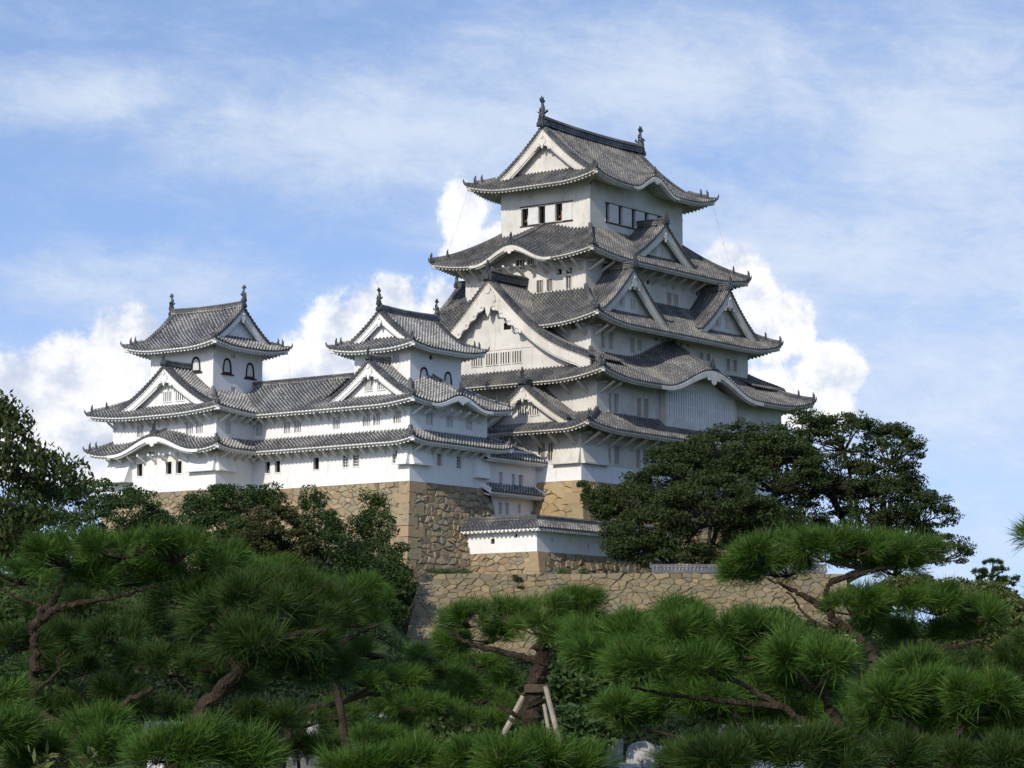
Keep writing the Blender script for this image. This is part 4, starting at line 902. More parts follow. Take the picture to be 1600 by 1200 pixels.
def stone_base(name, label, front, mats, steps=6, bow=.3, blocks=None, cell=(.86, .62)):
    """front: list of top points (x,y,z) and bottom points, forming batter faces joined round a corner"""
    mb = MB(); mbs = MB(); unit3 = lambda q: q/np.linalg.norm(q)
    for (a, b, A, B) in front:      # top a->b, bottom A->B
        a, b, A, B = map(np.array, (a, b, A, B)); n = max(2, int(np.linalg.norm(b-a)/1.0))
        u = np.linspace(0, 1, n+1)[:, None, None]; v = np.linspace(0, 1, steps+1)[None, :, None]
        vv = v-bow*v*(1-v)
        top = a+(b-a)*u; bot = A+(B-A)*u
        P = top+(bot-top)*np.concatenate([vv, vv, v], 2)
        mb.grid(P)
        if np.dot(np.cross(b-a, A-a), CAM-a) < 0: nr_ = -unit3(np.cross(b-a, A-a))
        else: nr_ = unit3(np.cross(b-a, A-a))
        Lx = np.linalg.norm(b-a); Ly = np.linalg.norm(A-a)
        if np.dot(nr_, CAM-(a+B)/2) < 0 or np.dot(unit3(CAM-a), nr_) < .08: continue
        def fm(x, y, a=a, b=b, A=A, B=B, Lx=Lx, Ly=Ly):
            u, v = x/Lx, y/Ly; vv = v-bow*v*(1-v); t_ = a+(b-a)*u; q = A+(B-A)*u; return np.array([t_[0]+(q[0]-t_[0])*vv, t_[1]+(q[1]-t_[1])*vv, t_[2]+(q[2]-t_[2])*v])
        masonry(mbs, fm, Lx, Ly, cell[0], cell[1], nr_, seed=int(Lx*10+Ly))
    r = thing(name, label, 'stone wall'); mb.build('backing', 'joint', r); mbs.build('masonry', mats[0], r)
    if blocks:
        for (a, A, d1, d2, nblk, hw, zcap) in blocks:   # corner line top a -> bottom A, along-face dirs d1,d2
            mb = MB()
            a, A, d1, d2 = map(lambda q: np.array(q, float), (a, A, d1, d2)); 
            for i in range(nblk):
                t0, t1 = i/nblk, (i+1)/nblk-random.uniform(.004, .010)
                f = lambda t: np.array([a[0]+(A[0]-a[0])*(t-bow*t*(1-t)), a[1]+(A[1]-a[1])*(t-bow*t*(1-t)), a[2]+(A[2]-a[2])*t])
                p0, p1 = f(t0), f(t1); l1, l2 = (hw, hw*.5) if i % 2 else (hw*.5, hw); l1 *= random.uniform(.8, 1.2); l2 *= random.uniform(.8, 1.2)
                out = -(d1+d2)*random.uniform(.10, .16)
                c = lambda p, o: [p+o, p+o+d1*l1, p+d1*l1+d2*l2, p+o+d2*l2]
                mb.hexa(c(p1, out)+c(p0, out))
            mb.build('corner_stones', mats[1], r)
    return r
stone_base('stone_rampart', 'large squared tan stones forming the base right under the tall keep', [((0, 34, -.03), (0, 0, -.03), (-2.4, 34, -7.5), (-2.4, -2.2, -7.5)), ((0, 0, -.03), (34.1, 0, -.03), (-2.4, -2.2, -7.5), (37, -2.2, -7.5))], ('rubble_big', 'block_tan'), cell=(1.7, .95),
           blocks=[((0, 0, -.03), (-2.4, -2.2, -7.5), (0, 1, 0), (1, 0, 0), 7, 2.4, 0)])
stone_base('stone_rampart', 'high tan rubble stone base under the centre turret, corridor and left turret', [
    ((-18.5, 22, -1.13), (-18.5, 4.6, -1.13), (-21.8, 19, -9.8), (-21.8, 2.3, -9.8)), ((-18.5, 4.6, -1.13), (-7.3, 4.6, -1.13), (-21.8, 2.3, -9.8), (-6.6, 2.3, -9.8)),
    ((-7.3, 4.6, -1.13), (-7.3, 9.6, -1.13), (-6.6, 2.3, -9.8), (-6.6, 9, -9.8)),
    ((-23.4, 34.5, -1.27), (-23.4, 22, -1.27), (-26.4, 37, -9.8), (-26.4, 19, -9.8)), ((-23.4, 22, -1.27), (-18.0, 22, -1.27), (-26.4, 19, -9.8), (-18, 19, -9.8)), ((-23.4, 34.5, -1.27), (-12, 34.5, -1.27), (-26.4, 37, -9.8), (-10, 37, -9.8))],
    ('rubble_tan', 'block_tan'), blocks=[((-18.5, 4.6, -1.13), (-21.8, 2.3, -9.8), (0, 1, 0), (1, 0, 0), 9, 2.2, 0), ((-23.4, 22, -1.27), (-26.4, 19, -9.8), (0, 1, 0), (1, 0, 0), 9, 1.8, 0)])
# terrace retaining wall that faces the viewer
tl = at(658, 897, 222); tr = at(1318, 897, 222); TZ = tl[2]; tr[2] = TZ
bl_ = at(628, 1010, 216.5); bl_[2] = -16.5; br_ = at(1340, 1010, 216.5); br_[2] = -16.5
bk = DH*26
lr = tl+bk-RV*1; rr = tr+bk
terr = stone_base('stone_terrace_wall', 'long grey-tan retaining wall of fitted stones facing the garden pines', [(tl, tr, bl_, br_), (lr, tl, lr-RV*5+[0, 0, -7], bl_), (tr, rr, br_, rr+RV*5+[0, 0, -7])], ('rubble_grey', 'block_grey'), cell=(.92, .66), bow=.2,
                  blocks=[(tl, bl_, RV, DH*.8, 8, 2.3, 0), (tr, br_, -RV, DH*.8, 8, 1.8, 0)])
mb = MB(); mb.add([tl+[0, 0, -.04], tr+[0, 0, -.04], rr+[0, 0, -.04], lr+[0, 0, -.04]], [(0, 1, 2, 3)]); tag(mb.build('terrace_ground', 'grass'), kind='structure')
# ---------- low plastered wall with tiled coping, on its own stone footing
db = thing('plastered_wall', 'low white plaster wall with tiled coping turning a corner beside the turret base', 'wall')
fw = [(-12, 4.9), (-12, -3.87), (9, -3.87)]; wz0, wz1 = -7.0, -4.75
mb = MB()
hW = [(-1.7+1.2, -5.75, .42, .42)]
wall_face(mb, 'W', -12, -3.87, 6.5, wz0, wz1, [(.75, -6.0, .42, .42), (-1.7, -5.62, .26, .32)], .2)
wall_face(mb, 'S', -3.87, -12, 9, wz0, wz1, [(-9.8, -5.95, .22, .34), (-7.1, -5.85, .22, .3), (-4.4, -6.2, .24, .34)], .2)
mb.build('wall', PWt, db)
mb = MB(); mb.box(FR('W', -12, .75, -6), -.24, .24, .14, .2, -.24, .24); mb.box(FR('W', -12, -1.7, -5.62), -.15, .15, .14, .2, -.18, .18)
for x, z in ((-9.8, -5.95), (-7.1, -5.85), (-4.4, -6.2)): mb.box(FR('S', -3.87, x, z), -.14, .14, .14, .2, -.2, .2)
mb.build('loopholes', 'dark_wood', db)
dr = MB(); ed = MB()
for side, pl, a, b, miter in (('W', -12.75, -4.62, 5.2, 0), ('S', -4.62, -12.75, 9.3, 0)):
    S_, H_, U_ = ribs(a, b, .36); t = np.linspace(0, 1, 4)
    tm = np.minimum(1.0, (S_-a)); Tt = tm[:, None]*t[None]; Z = -4.98+Tt*.72+H_[:, None]*.8
    P = frv(side, pl, np.broadcast_to(S_[:, None], Tt.shape), Tt, Z); dr.grid(P, np.stack([np.broadcast_to(U_[:, None], Tt.shape), Tt], -1))
    dr.grid(np.stack([P[:, 0], P[:, 0]-[0, 0, .14]], 1), mat=1)
    # back slope
    P = frv(side, pl, np.broadcast_to(S_[:, None], Tt.shape), 2.0-Tt, Z-.02); dr.grid(P)
    ed.box(FR(side, pl), a+.1, b-.05, .06, .78, -5.2, -5.08)
    n = int((b-a)/.45)
    for i in range(n): ed.box(FR(side, pl), a+.2+i*.45, a+.38+i*.45, .04, .76, -5.32, -5.202)
dr.build('coping_tiles', ['tile_dark', 'tile_dark'], db); ed.build('coping_eave', BW, db)
mb = MB(); mb.sweep([(-11.75, 5.3, -4.22), (-11.75, 0, -4.22), (-11.75, -3.5, -4.22)], [(-.16, -.1), (-.16, .2), (0, .34), (.16, .2), (.16, -.1)]); mb.sweep([(-11.9, -3.62, -4.22), (0, -3.62, -4.22), (9.3, -3.62, -4.22)], [(-.16, -.1), (-.16, .2), (0, .34), (.16, .2), (.16, -.1)])
orn(mb, FR('N', 5.4, -11.75, -4.15), .35); mb.build('coping_ridge', 'tile_dark', db)
stone_base('rampart_footing', 'low tan stone footing below the white plaster wall with tiled coping', [((-12.06, 3.2, -7.0), (-12.06, -3.93, -7.0), (-12.7, 4.5, -9.6), (-12.7, -4.7, -9.6)), ((-12.06, -3.93, -7.0), (9, -3.93, -7.0), (-12.7, -4.7, -9.6), (9, -4.7, -9.6))],
           ('rubble_tan', 'block_tan'), bow=.1, blocks=[((-12.06, -3.93, -7.0), (-12.7, -4.7, -9.6), (0, 1, 0), (1, 0, 0), 3, 1.7, 0)])
# low tile-topped wall along the terrace edge
pw = thing('parapet_wall', 'low grey tile-capped parapet on top of the stone terrace wall', 'wall')
a = at(1020, 893, 223.5); b = at(1290, 893, 223.5); L = np.linalg.norm(b-a); d = (b-a)/L; d[2] = 0
fr = lambda x, y, z: a+d*x+DH*y+np.array([0, 0, z+TZ-a[2]])
mb = MB(); mb.box(fr, 0, L, 0, .3, -.1, .32); mb.build('wall', PWt, pw)
mb = MB(); S_, H_, U_ = ribs(-.1, L+.1, .30); t = np.linspace(0, 1, 4)
P = np.array([[fr(s, -.28+.45*q, .30+.36*q+h) for q in t] for s, h in zip(S_, H_)]); mb.grid(P, np.stack([np.broadcast_to(U_[:, None], (len(U_), 4)), np.broadcast_to(t[None]*.5, (len(U_), 4))], -1))
P = np.array([[fr(s, .62-.45*q, .30+.36*q+h) for q in t] for s, h in zip(S_, H_)]); mb.grid(P); mb.grid(np.array([[fr(s, -.28, .30+h), fr(s, -.28, .16)] for s, h in zip(S_, H_)]), mat=0)
mb.sweep([fr(-.1, .17, .66), fr(L/2, .17, .66), fr(L+.1, .17, .66)], [(-.12, -.05), (-.12, .14), (0, .22), (.12, .14), (.12, -.05)]); orn(mb, lambda x, y, z: fr(-.15+y, x+.17, z+.62), .25)
mb.build('coping_tiles', TL, pw)

# ================================================================== TERRAIN
def sst(x, a, b): t = np.clip((x-a)/(b-a), 0, 1); return t*t*(3-2*t)
def ground_z(u, d):
    z = GZ+5.7*sst(d, 110, 205)
    left = sst(-u, 6, 12); z = z+7.4*left*sst(d, 188, 221)
    z = z+8.0*(1-left)*sst(d, 231, 236)*(1-sst(u, 26, 40))
    fade = (1-sst(u, 30, 70))*(1-sst(-u, 60, 130))*(1-sst(d, 300, 380))
    return GZ+(z-GZ)*fade
u_ = np.concatenate([np.linspace(-1500, -140, 6), np.linspace(-130, 110, 100), np.linspace(120, 1500, 6)]); d_ = np.concatenate([np.linspace(-300, 60, 6), np.linspace(70, 400, 140), np.linspace(450, 6000, 8)])
UU, DD = np.meshgrid(u_, d_, indexing='ij'); ZZ = ground_z(UU, DD)+np.where((DD > 70) & (DD < 400), .15*np.sin(UU*.4)*np.cos(DD*.33), 0)
P = CAM[None, None]*np.array([1, 1, 0])+UU[..., None]*RV+DD[..., None]*DH+ZZ[..., None]*np.array([0, 0, 1.])
mb = MB(); mb.grid(P); tag(mb.build('ground', 'grass', smooth=True), kind='structure')
def foot(px, d):
    p = gnd(px, d); p[2] = ground_z(np.array((px-800)/FOC*d), np.array(float(d))); return p

# ================================================================== FOLIAGE BUILDERS
def unit(v): return v/(np.linalg.norm(v, axis=-1, keepdims=True)+1e-9)
def leaf_cards(mb, C, size, up=.45, asp=.5, mat=0, droop=None):
    n = len(C); nrm = unit(rng.normal(size=(n, 3))+np.array([0, 0, up*2])); a = unit(np.cross(nrm, rng.normal(size=(n, 3))))
    if droop is not None: a = unit(a*.7+np.array([0, 0, -droop])); nrm = unit(np.cross(a, rng.normal(size=(n, 3))))
    b = np.cross(nrm, a); s = size*rng.uniform(.65, 1.25, (n, 1))
    V = np.stack([C-a*s*.5, C+b*s*asp*.5, C+a*s*.5, C-b*s*asp*.5], 1).reshape(-1, 3)
    mb.add(V, np.arange(n*4).reshape(-1, 4), mat=mat)
def blobpts(c, r, n, lo=.6, top=-.35):
    v = unit(rng.normal(size=(n*3, 3))); v = v[v[:, 2] > top+rng.normal(size=len(v))*.15][:n]
    return c+v*np.array(r)*rng.uniform(lo, 1, (len(v), 1))**.6, v
def axes_pt(c, off): return c+off[:, :1]*RV+off[:, 1:2]*DH+off[:, 2:3]*np.array([0, 0, 1.])
def leafy(root, blobs, leaf, mat, ncl, per, clr, base, trunk_r, limbs=True, flat=.5, lo=.55, top=-.35, trunkmat='bark_far', asp=.55, up=.45):
    """blobs: (px,py,rx px,ry px,depth); crown of many small leaf clusters on real limbs"""
    mb = MB(); tb = MB(); area = sum(b[2]*b[3] for b in blobs)
    base = np.asarray(base, float); bz = [at(b[0], b[1], b[4]) for b in blobs]
    hub = np.mean(bz, 0); hub[2] = base[2]+(min(b[2] for b in bz)-base[2])*.55
    mid = (base+hub)/2+rng.normal(size=3)*.15*trunk_r
    if limbs: tb.tube([base-[0, 0, .3], mid, hub], [trunk_r*1.25, trunk_r, trunk_r*.8], 8)
    for b, c in zip(blobs, bz):
        k = b[4]/FOC; r = np.array([b[2]*k, min(b[2], b[3]*1.4)*k*.85, b[3]*k]); n = max(4, int(ncl*b[2]*b[3]/area))
        off, v = blobpts(np.zeros(3), r, n, lo, top); C = axes_pt(c, off)
        if limbs:
            cm = c-np.array([0, 0, r[2]*.35]); tb.tube([hub, (hub+cm)/2+rng.normal(size=3)*.2*r[2]*.3, cm], [trunk_r*.6, trunk_r*.45, trunk_r*.3], 6)
            for q in C[::3]: m_ = (cm+q)/2+rng.normal(size=3)*.08*r[0]-[0, 0, .05*r[2]]; tb.tube([cm, m_, q], [trunk_r*.24, trunk_r*.14, trunk_r*.05], 4, cap=False)
        for q in C:
            m = int(per*rng.uniform(.5, 1.4)); rr = clr*rng.uniform(.6, 1.3)
            o = unit(rng.normal(size=(m, 3)))*rng.uniform(.2, 1, (m, 1))**.5*np.array([rr, rr, rr*flat]); leaf_cards(mb, q+o, leaf, up=up, asp=asp)
    mb.build('crown', mat, root)
    if limbs: tb.build('trunk', trunkmat, root)

def needle_pad(mb, tb, c, rx, ry, rz, L, nd, nt, wid, hubpt=None, tilt=0.0):
    """one cloud of pine shoots: a low dome of needle tufts on twigs"""
    # shoots gather in lumps of uneven size, with gaps between them
    nl = max(7, nt//13); lv = unit(rng.normal(size=(nl*3, 3))); lv = lv[lv[:, 2] > -.15][:nl]; nl = len(lv)
    ls = np.where(rng.random(nl) < .8, rng.uniform(.80, 1.04, nl), rng.uniform(.3, .8, nl)); lr = rng.uniform(.5, 1.15, nl)*L*.85
    lo_ = lv*np.array([rx, ry, rz])*ls[:, None]; idx = rng.choice(nl, nt, p=lr**2/(lr**2).sum()); n = nt
    w3 = unit(rng.normal(size=(n, 3))+lv[idx]*.9+np.array([0, 0, .55])); off = lo_[idx]+w3*lr[idx][:, None]*rng.uniform(.35, 1, (n, 1))*np.array([1, 1, .75])
    off[:, 2] += off[:, 0]*tilt; P0 = axes_pt(c, off); v = lv[idx]
    dd_ = w3*.75+lv[idx]*.35+rng.normal(size=(n, 3))*.15
    dirs = unit(dd_[:, :1]*RV+dd_[:, 1:2]*DH+(np.maximum(dd_[:, 2:3], -.2)*.8+.35)*np.array([0, 0, 1.]))
    k = nd; N = n*k
    base = np.repeat(P0, k, 0)+rng.normal(size=(N, 3))*L*.05; D0 = np.repeat(dirs, k, 0)
    base = base - D0*(rng.random((N, 1))*L*.35)
    th = unit(D0+rng.normal(size=(N, 3))*.52); ln = L*rng.uniform(.65, 1.1, (N, 1))*np.repeat(rng.uniform(.8, 1.15, (n, 1)), k, 0)
    sd = unit(np.cross(th, rng.normal(size=(N, 3))))*wid*.5
    tip = base+th*ln-np.array([0, 0, 1.])*ln*.10*rng.random((N, 1))
    midp = base+th*ln*.5
    V = np.stack([base-sd*.6, base+sd*.6, tip], 1)
    V = np.stack([base, midp+sd, tip, midp-sd], 1).reshape(-1, 3)
    mb.add(V, np.arange(N*4).reshape(-1, 4))
    if tb is not None:
        h = c-np.array([0, 0, rz*.45]) if hubpt is None else hubpt
        idx = rng.choice(n, min(n, max(8, n//6)), replace=False)
        for i in idx:
            q = P0[i]-dirs[i]*L*.2; m_ = (h+q)/2+rng.normal(size=3)*rx*.04; m_[2] = min(m_[2], q[2])-rz*.12; tb.tube([h, m_, q], [rx*.020+.004, rx*.012+.003, .003], 4, cap=False)
    LASTP[0] = P0; return P0
LASTP = [None]
EYE_DN = 1.6
def pine(name, label, d, limbs, pads, group=None, L=.105, wid=.0030, mat='needle', nd=40, dens=1.0, trunkmat='bark', padL=None):
    """limbs: list of ([(px,py[,dd])...], r0, r1); pads: (px,py,rxpx,rypx[,dd]) ; dd = metres nearer(-)/farther(+) than d"""
    root = thing(name, label, 'pine tree', group=group); tb = MB()
    for pts, r0, r1 in limbs:
        p = [at(q[0], q[1], d+(q[2] if len(q) > 2 else 0)) for q in pts]
        p = np.array(p); t = np.linspace(0, 1, len(p)); tt = np.linspace(0, 1, len(p)*5)
        pp = np.stack([np.interp(tt, t, p[:, i]) for i in range(3)], 1)
        for _ in range(2): pp[1:-1] = (pp[:-2]+pp[1:-1]*2+pp[2:])/4
        pp[1:-1] += rng.normal(size=pp[1:-1].shape)*r0*.12
        tb.tube(pp, np.linspace(r0*.66, r1*.42, len(pp))*(1+.06*rng.normal(size=len(pp))), 9, jit=.05)
    tb.build('trunk', trunkmat, root)
    for q in pads:
        dd = q[4] if len(q) > 4 else 0; D_ = d+dd; k = D_/FOC; c = at(q[0], q[1], D_)
        rx, rz = q[2]*k*1.03, q[3]*k*.88; ry = max(.7*rx, rz); rxi, rzi = max(rx-L*.75, rx*.5), max(rz-L*.55, rz*.45)
        ar = 2*pi*(rxi*ry+rxi*rzi+ry*rzi)/3
        nt = int(min(1000, max(60, ar/(L*.42)**2))*dens); mb = MB(); tw = MB()
        needle_pad(mb, tw, c, rxi, ry, rzi, L*(padL or 1), nd, nt, wid, tilt=rng.uniform(-.05, .05))
        P0 = LASTP[0]; sel = P0[rng.random(len(P0)) < .018]
        for q_ in sel[sel[:, 2] > c[2]]: mb2_ = mb.n; a_ = q_+np.array([0, 0, L*.15]); mb.tube([a_, a_+np.array([0, 0, L*.12])+rng.normal(size=3)*L*.04, a_+np.array([0, 0, L*.24])+rng.normal(size=3)*L*.07], [L*.025, L*.028, L*.01], 5, mat=1, cap=False)
        o = mb.build('needle_pad', [mat, 'candle'], root); tw.build('twigs', trunkmat, o)
    return root

# ================================================================== BIG TREES BY THE KEEP
t = thing('broadleaf_tree', 'wide dense dark evergreen right in front of the tall keep base', 'tree')
leafy(t, [(985, 790, 62, 38, 234), (1060, 745, 75, 52, 236), (1140, 720, 85, 52, 237), (1215, 745, 75, 70, 236), (1010, 840, 75, 42, 231), (1110, 800, 95, 60, 230), (1195, 830, 80, 50, 231), (1050, 870, 60, 30, 230), (985, 862, 35, 24, 229), (1150, 870, 60, 30, 231)],
      .25, 'leaf_dark', 620, 200, .98, foot(1110, 233), .45, lo=.5, flat=.5)
t = thing('broadleaf_tree', 'tall evergreen at right, bare limbs showing through its open crown against sky', 'tree')
leafy(t, [(1255, 680, 52, 38, 240), (1320, 690, 72, 45, 240), (1390, 710, 52, 48, 240), (1300, 750, 75, 42, 239), (1385, 790, 70, 45, 239), (1440, 805, 48, 38, 240), (1330, 830, 70, 36, 239), (1470, 865, 46, 30, 240), (1410, 875, 60, 30, 240), (1290, 865, 60, 35, 239), (1250, 800, 40, 45, 238), (1360, 760, 80, 45, 241), (1400, 835, 60, 40, 241)],
      .25, 'leaf_dark', 640, 130, .95, foot(1310, 238), .42, lo=.62, flat=.42)
t = thing('climbing_plant', 'leafy creeper hanging at the corner of the tall keep stone base', 'climbing plant')
leafy(t, [(930, 775, 20, 26, 243), (950, 810, 24, 30, 243), (915, 757, 10, 9, 244)], .24, 'leaf_conifer', 45, 70, .55, foot(950, 240), .08)
t = thing('shrub', 'small leafy sprig sticking up above the big evergreen against the white keep wall', 'shrub')
leafy(t, [(1160, 672, 30, 13, 236), (1190, 684, 26, 14, 236)], .25, 'leaf_dark', 22, 60, .6, foot(1170, 236), .1, lo=.4)
# ---- trees below the white turrets
def tree(name, label, cat, blobs, leaf, mat, ncl, per, clr, fpx, fd, tr=.2, **kw):
    r = thing(name, label, cat); leafy(r, blobs, leaf, mat, ncl, per, clr, foot(fpx, fd), tr, **kw); return r
tree('broadleaf_tree', 'round green tree at far left below the leftmost turret', 'tree', [(110, 800, 85, 42, 216), (190, 815, 70, 48, 214), (60, 850, 90, 50, 212), (140, 770, 36, 24, 217), (215, 775, 22, 14, 217), (150, 870, 100, 40, 210)], .26, 'leaf_conifer', 210, 130, .95, 130, 214)
tree('broadleaf_tree', 'low bushy tree just right of the round one at far left', 'tree', [(245, 840, 55, 42, 217), (285, 880, 60, 45, 214)], .25, 'leaf_dark', 90, 120, .9, 255, 216)
tree('evergreen_tree', 'dark green dome-shaped tree directly below the corridor and leftmost turret', 'tree', [(330, 798, 45, 38, 219), (375, 788, 52, 36, 220), (415, 790, 28, 32, 220), (340, 850, 70, 50, 217), (400, 860, 60, 50, 217)], .24, 'leaf_conifer', 230, 130, .85, 365, 218)
tree('conifer_tree', 'brown-green conifer between two dark trees below the corridor', 'tree', [(430, 820, 45, 30, 214), (425, 860, 75, 38, 213), (455, 905, 70, 40, 211), (400, 915, 70, 35, 210)], .22, 'leaf_olive', 270, 150, .75, 430, 212, up=.8, flat=.35)
tree('conifer_tree', 'pointed dark conifer with its tip against the stone base left of the pyramidal one', 'tree', [(490, 784, 18, 28, 219), (498, 825, 36, 30, 218), (510, 870, 48, 40, 217), (500, 920, 60, 45, 215)], .22, 'leaf_conifer', 190, 120, .7, 500, 217, flat=.7)
tree('conifer_tree', 'tall pyramidal dark conifer beside the tan stone corner of the centre turret', 'tree', [(580, 792, 20, 26, 221), (583, 828, 38, 32, 220), (590, 875, 52, 40, 219), (590, 925, 56, 48, 217), (560, 915, 50, 45, 216), (585, 965, 48, 45, 214), (555, 985, 55, 50, 212)], .22, 'leaf_conifer', 320, 130, .75, 590, 217, flat=.75)
tree('shrub', 'dark shrub at the foot of the left end of the stone terrace wall', 'shrub', [(550, 1010, 50, 40, 205), (585, 1035, 34, 30, 206), (500, 990, 60, 40, 204)], .22, 'leaf_dark', 110, 120, .8, 570, 206)
gr = MB()
for (px, w_) in ((690, 34), (725, 14), (880, 14), (912, 10), (640, 10)):
    c = at(px, 897, 224.5); c[2] = TZ; n = w_*26; Pp = c+rng.normal(size=(n, 1))*RV*w_*.4*224/FOC+rng.normal(size=(n, 1))*DH*.7
    leaf_cards(gr, Pp+np.array([0, 0, 1.])*rng.random((n, 1))**1.5*.55, .3, up=-.2, asp=.22)
tag(gr.build('grass', 'leaf_mid'), 'rough green grass growing along the top of the terrace wall', 'grass', kind='stuff')
sp_ = tree('climbing_plant', 'small dark weed growing out of the joints near the top of the terrace wall', 'plant', [(806, 908, 9, 9, 221.6), (814, 924, 6, 8, 221.2)], .22, 'leaf_dark', 14, 30, .3, 810, 218, tr=.04, limbs=False)
# ---- shrubs in the middle distance, between terrace wall and pines
tree('small_tree', 'slender little tree with a flat light green top in front of the terrace wall', 'tree', [(1062, 945, 28, 11, 170), (1045, 955, 20, 9, 170), (1083, 950, 16, 8, 170)], .2, 'leaf_mid', 42, 60, .5, 1065, 170, tr=.10, flat=.4)
SH = [('rounded green shrub right of the slender little tree, against the terrace wall', [(1200, 975, 42, 22, 165), (1240, 990, 40, 20, 163)], 'leaf_conifer', 1210, 164),
      ('spreading green shrub left of the slender little tree', [(1000, 985, 45, 26, 160), (960, 1000, 40, 24, 158)], 'leaf_conifer', 990, 160),
      ('dark rounded bush behind the propped pine trunk, on its right', [(930, 1090, 75, 60, 60), (890, 1050, 45, 40, 62)], 'leaf_conifer', 925, 60),
      ('low bush behind the propped pine trunk, on its left', [(770, 1110, 60, 50, 62), (730, 1140, 60, 45, 58)], 'leaf_dark', 760, 60),
      ('clipped bright bush in the gap under the middle pine pads', [(905, 1150, 50, 40, 50)], 'leaf_mid', 905, 50),
      ('pale green bush at the right edge below the cloud-pruned pine', [(1545, 960, 70, 45, 118), (1590, 1000, 60, 60, 112), (1500, 1000, 50, 35, 112)], 'leaf_light', 1550, 115),
      ('olive bush behind the right-hand pines under the open-crowned tree', [(1430, 930, 55, 28, 135), (1490, 935, 40, 26, 132)], 'leaf_light', 1450, 134),
      ('deep green bush behind the lower right pine pads', [(1470, 1060, 90, 40, 70), (1560, 1080, 80, 50, 68)], 'leaf_conifer', 1500, 69),
      ('dark bush filling the ground behind the centre-right pine trunks', [(1180, 1090, 110, 45, 66), (1060, 1080, 70, 40, 66), (1290, 1120, 80, 45, 66)], 'leaf_dark', 1170, 66),
      ('shady bush behind the leftmost pine trunk', [(60, 990, 90, 50, 74), (150, 1010, 80, 45, 72), (30, 1080, 70, 50, 66)], 'leaf_conifer', 80, 72),
      ('broad dark bush behind the limbs of the second pine from the left', [(270, 1040, 110, 50, 78), (400, 1060, 80, 40, 78)], 'leaf_dark', 320, 78),
      ('round garden bush seen under the fine-needled middle pine', [(560, 1150, 30, 30, 80), (640, 1090, 60, 35, 84)], 'leaf_mid', 590, 82)]
for lb, bl, mt, fp, fd in SH:
    d0 = bl[0][4]; tree('shrub', lb, 'shrub', bl, .10+.0009*d0, mt, int(60*len(bl)), 120, .004*d0+.12, fp, fd, tr=.06)
# cloud-pruned pine on the skyline at the right
pr = thing('cloud_pruned_pine', 'small cloud-pruned pine standing alone on the skyline at the far right', 'pine tree')
mb = MB(); tb = MB(); D_ = 140
tb.tube([at(1553, 950, D_), at(1556, 925, D_), at(1549, 905, D_), at(1552, 884, D_)], [.16, .13, .10, .05], 6)
for (x, y, a, b) in ((1551, 880, 12, 4), (1532, 895, 14, 4), (1566, 893, 12, 4), (1545, 905, 16, 4), (1575, 906, 14, 4), (1562, 915, 20, 5), (1528, 917, 12, 4)):
    c = at(x, y, D_); k = D_/FOC; needle_pad(mb, None, c, a*k, a*k*.8, b*k, .22, 14, 60, .03); tb.tube([at(1552, min(930, y+8), D_), c], [.06, .03], 4)
mb.build('crown', 'needle_dark', pr); tb.build('trunk', 'bark_far', pr)

# ================================================================== CHERRY AT THE LEFT EDGE
ct = thing('cherry_tree', 'leafy cherry bough with drooping leaves reaching in at the left edge under the cloud', 'tree')
mb = MB(); tb = MB(); D_ = 40.0
tb.tube([foot(-160, D_), at(-150, 1000, D_), at(-110, 800, D_), at(-60, 720, D_)], [.2, .18, .13, .09], 8)
paths = [[(-60, 720), (-20, 650), (10, 655), (45, 690), (80, 715), (105, 735)], [(-60, 720), (-10, 690), (30, 700), (60, 720), (90, 740), (130, 752)], [(-60, 740), (-10, 735), (30, 745), (60, 760), (85, 775)],
         [(-60, 700), (-30, 640), (-5, 625), (8, 640), (15, 670)], [(-60, 760), (0, 780), (40, 800), (70, 815)], [(-60, 780), (-10, 830), (30, 850), (60, 860)], [(-60, 720), (-20, 700), (20, 720), (40, 760), (50, 800)]]
for pts in paths:
    dd = rng.uniform(-1, 1); p = np.array([at(x, y, D_+dd) for x, y in pts]); t_ = np.linspace(0, 1, 30); s_ = np.linspace(0, 1, len(p)); pp = np.stack([np.interp(t_, s_, p[:, i]) for i in range(3)], 1)
    tb.tube(pp, np.linspace(.05, .008, 30), 5)
    for j in range(8, 30):
        for _ in range(2):
            e = pp[j]+rng.normal(size=3)*np.array([.12, .12, .05])+[0, 0, -.10*rng.random()]; tb.tube([pp[j], (pp[j]+e)/2+[0, 0, .03], e], [.008, .006, .003], 3, cap=False)
            leaf_cards(mb, e+rng.normal(size=(16, 3))*np.array([.09, .09, .07]), .105, asp=.42, droop=.8)
c = at(-10, 800, D_)
for (x, y, rx, ry, n) in ((0, 830, 50, 40, 800), (-20, 720, 35, 40, 200), (10, 860, 50, 30, 700)):
    o = unit(rng.normal(size=(n, 3)))*rng.uniform(.2, 1, (n, 1))**.5*np.array([rx, rx, ry])*D_/FOC; leaf_cards(mb, axes_pt(at(x, y, D_+.6), o), .105, asp=.42, droop=.6)
mb.build('foliage', 'leaf_cherry', ct); tb.build('branches', 'bark_far', ct)

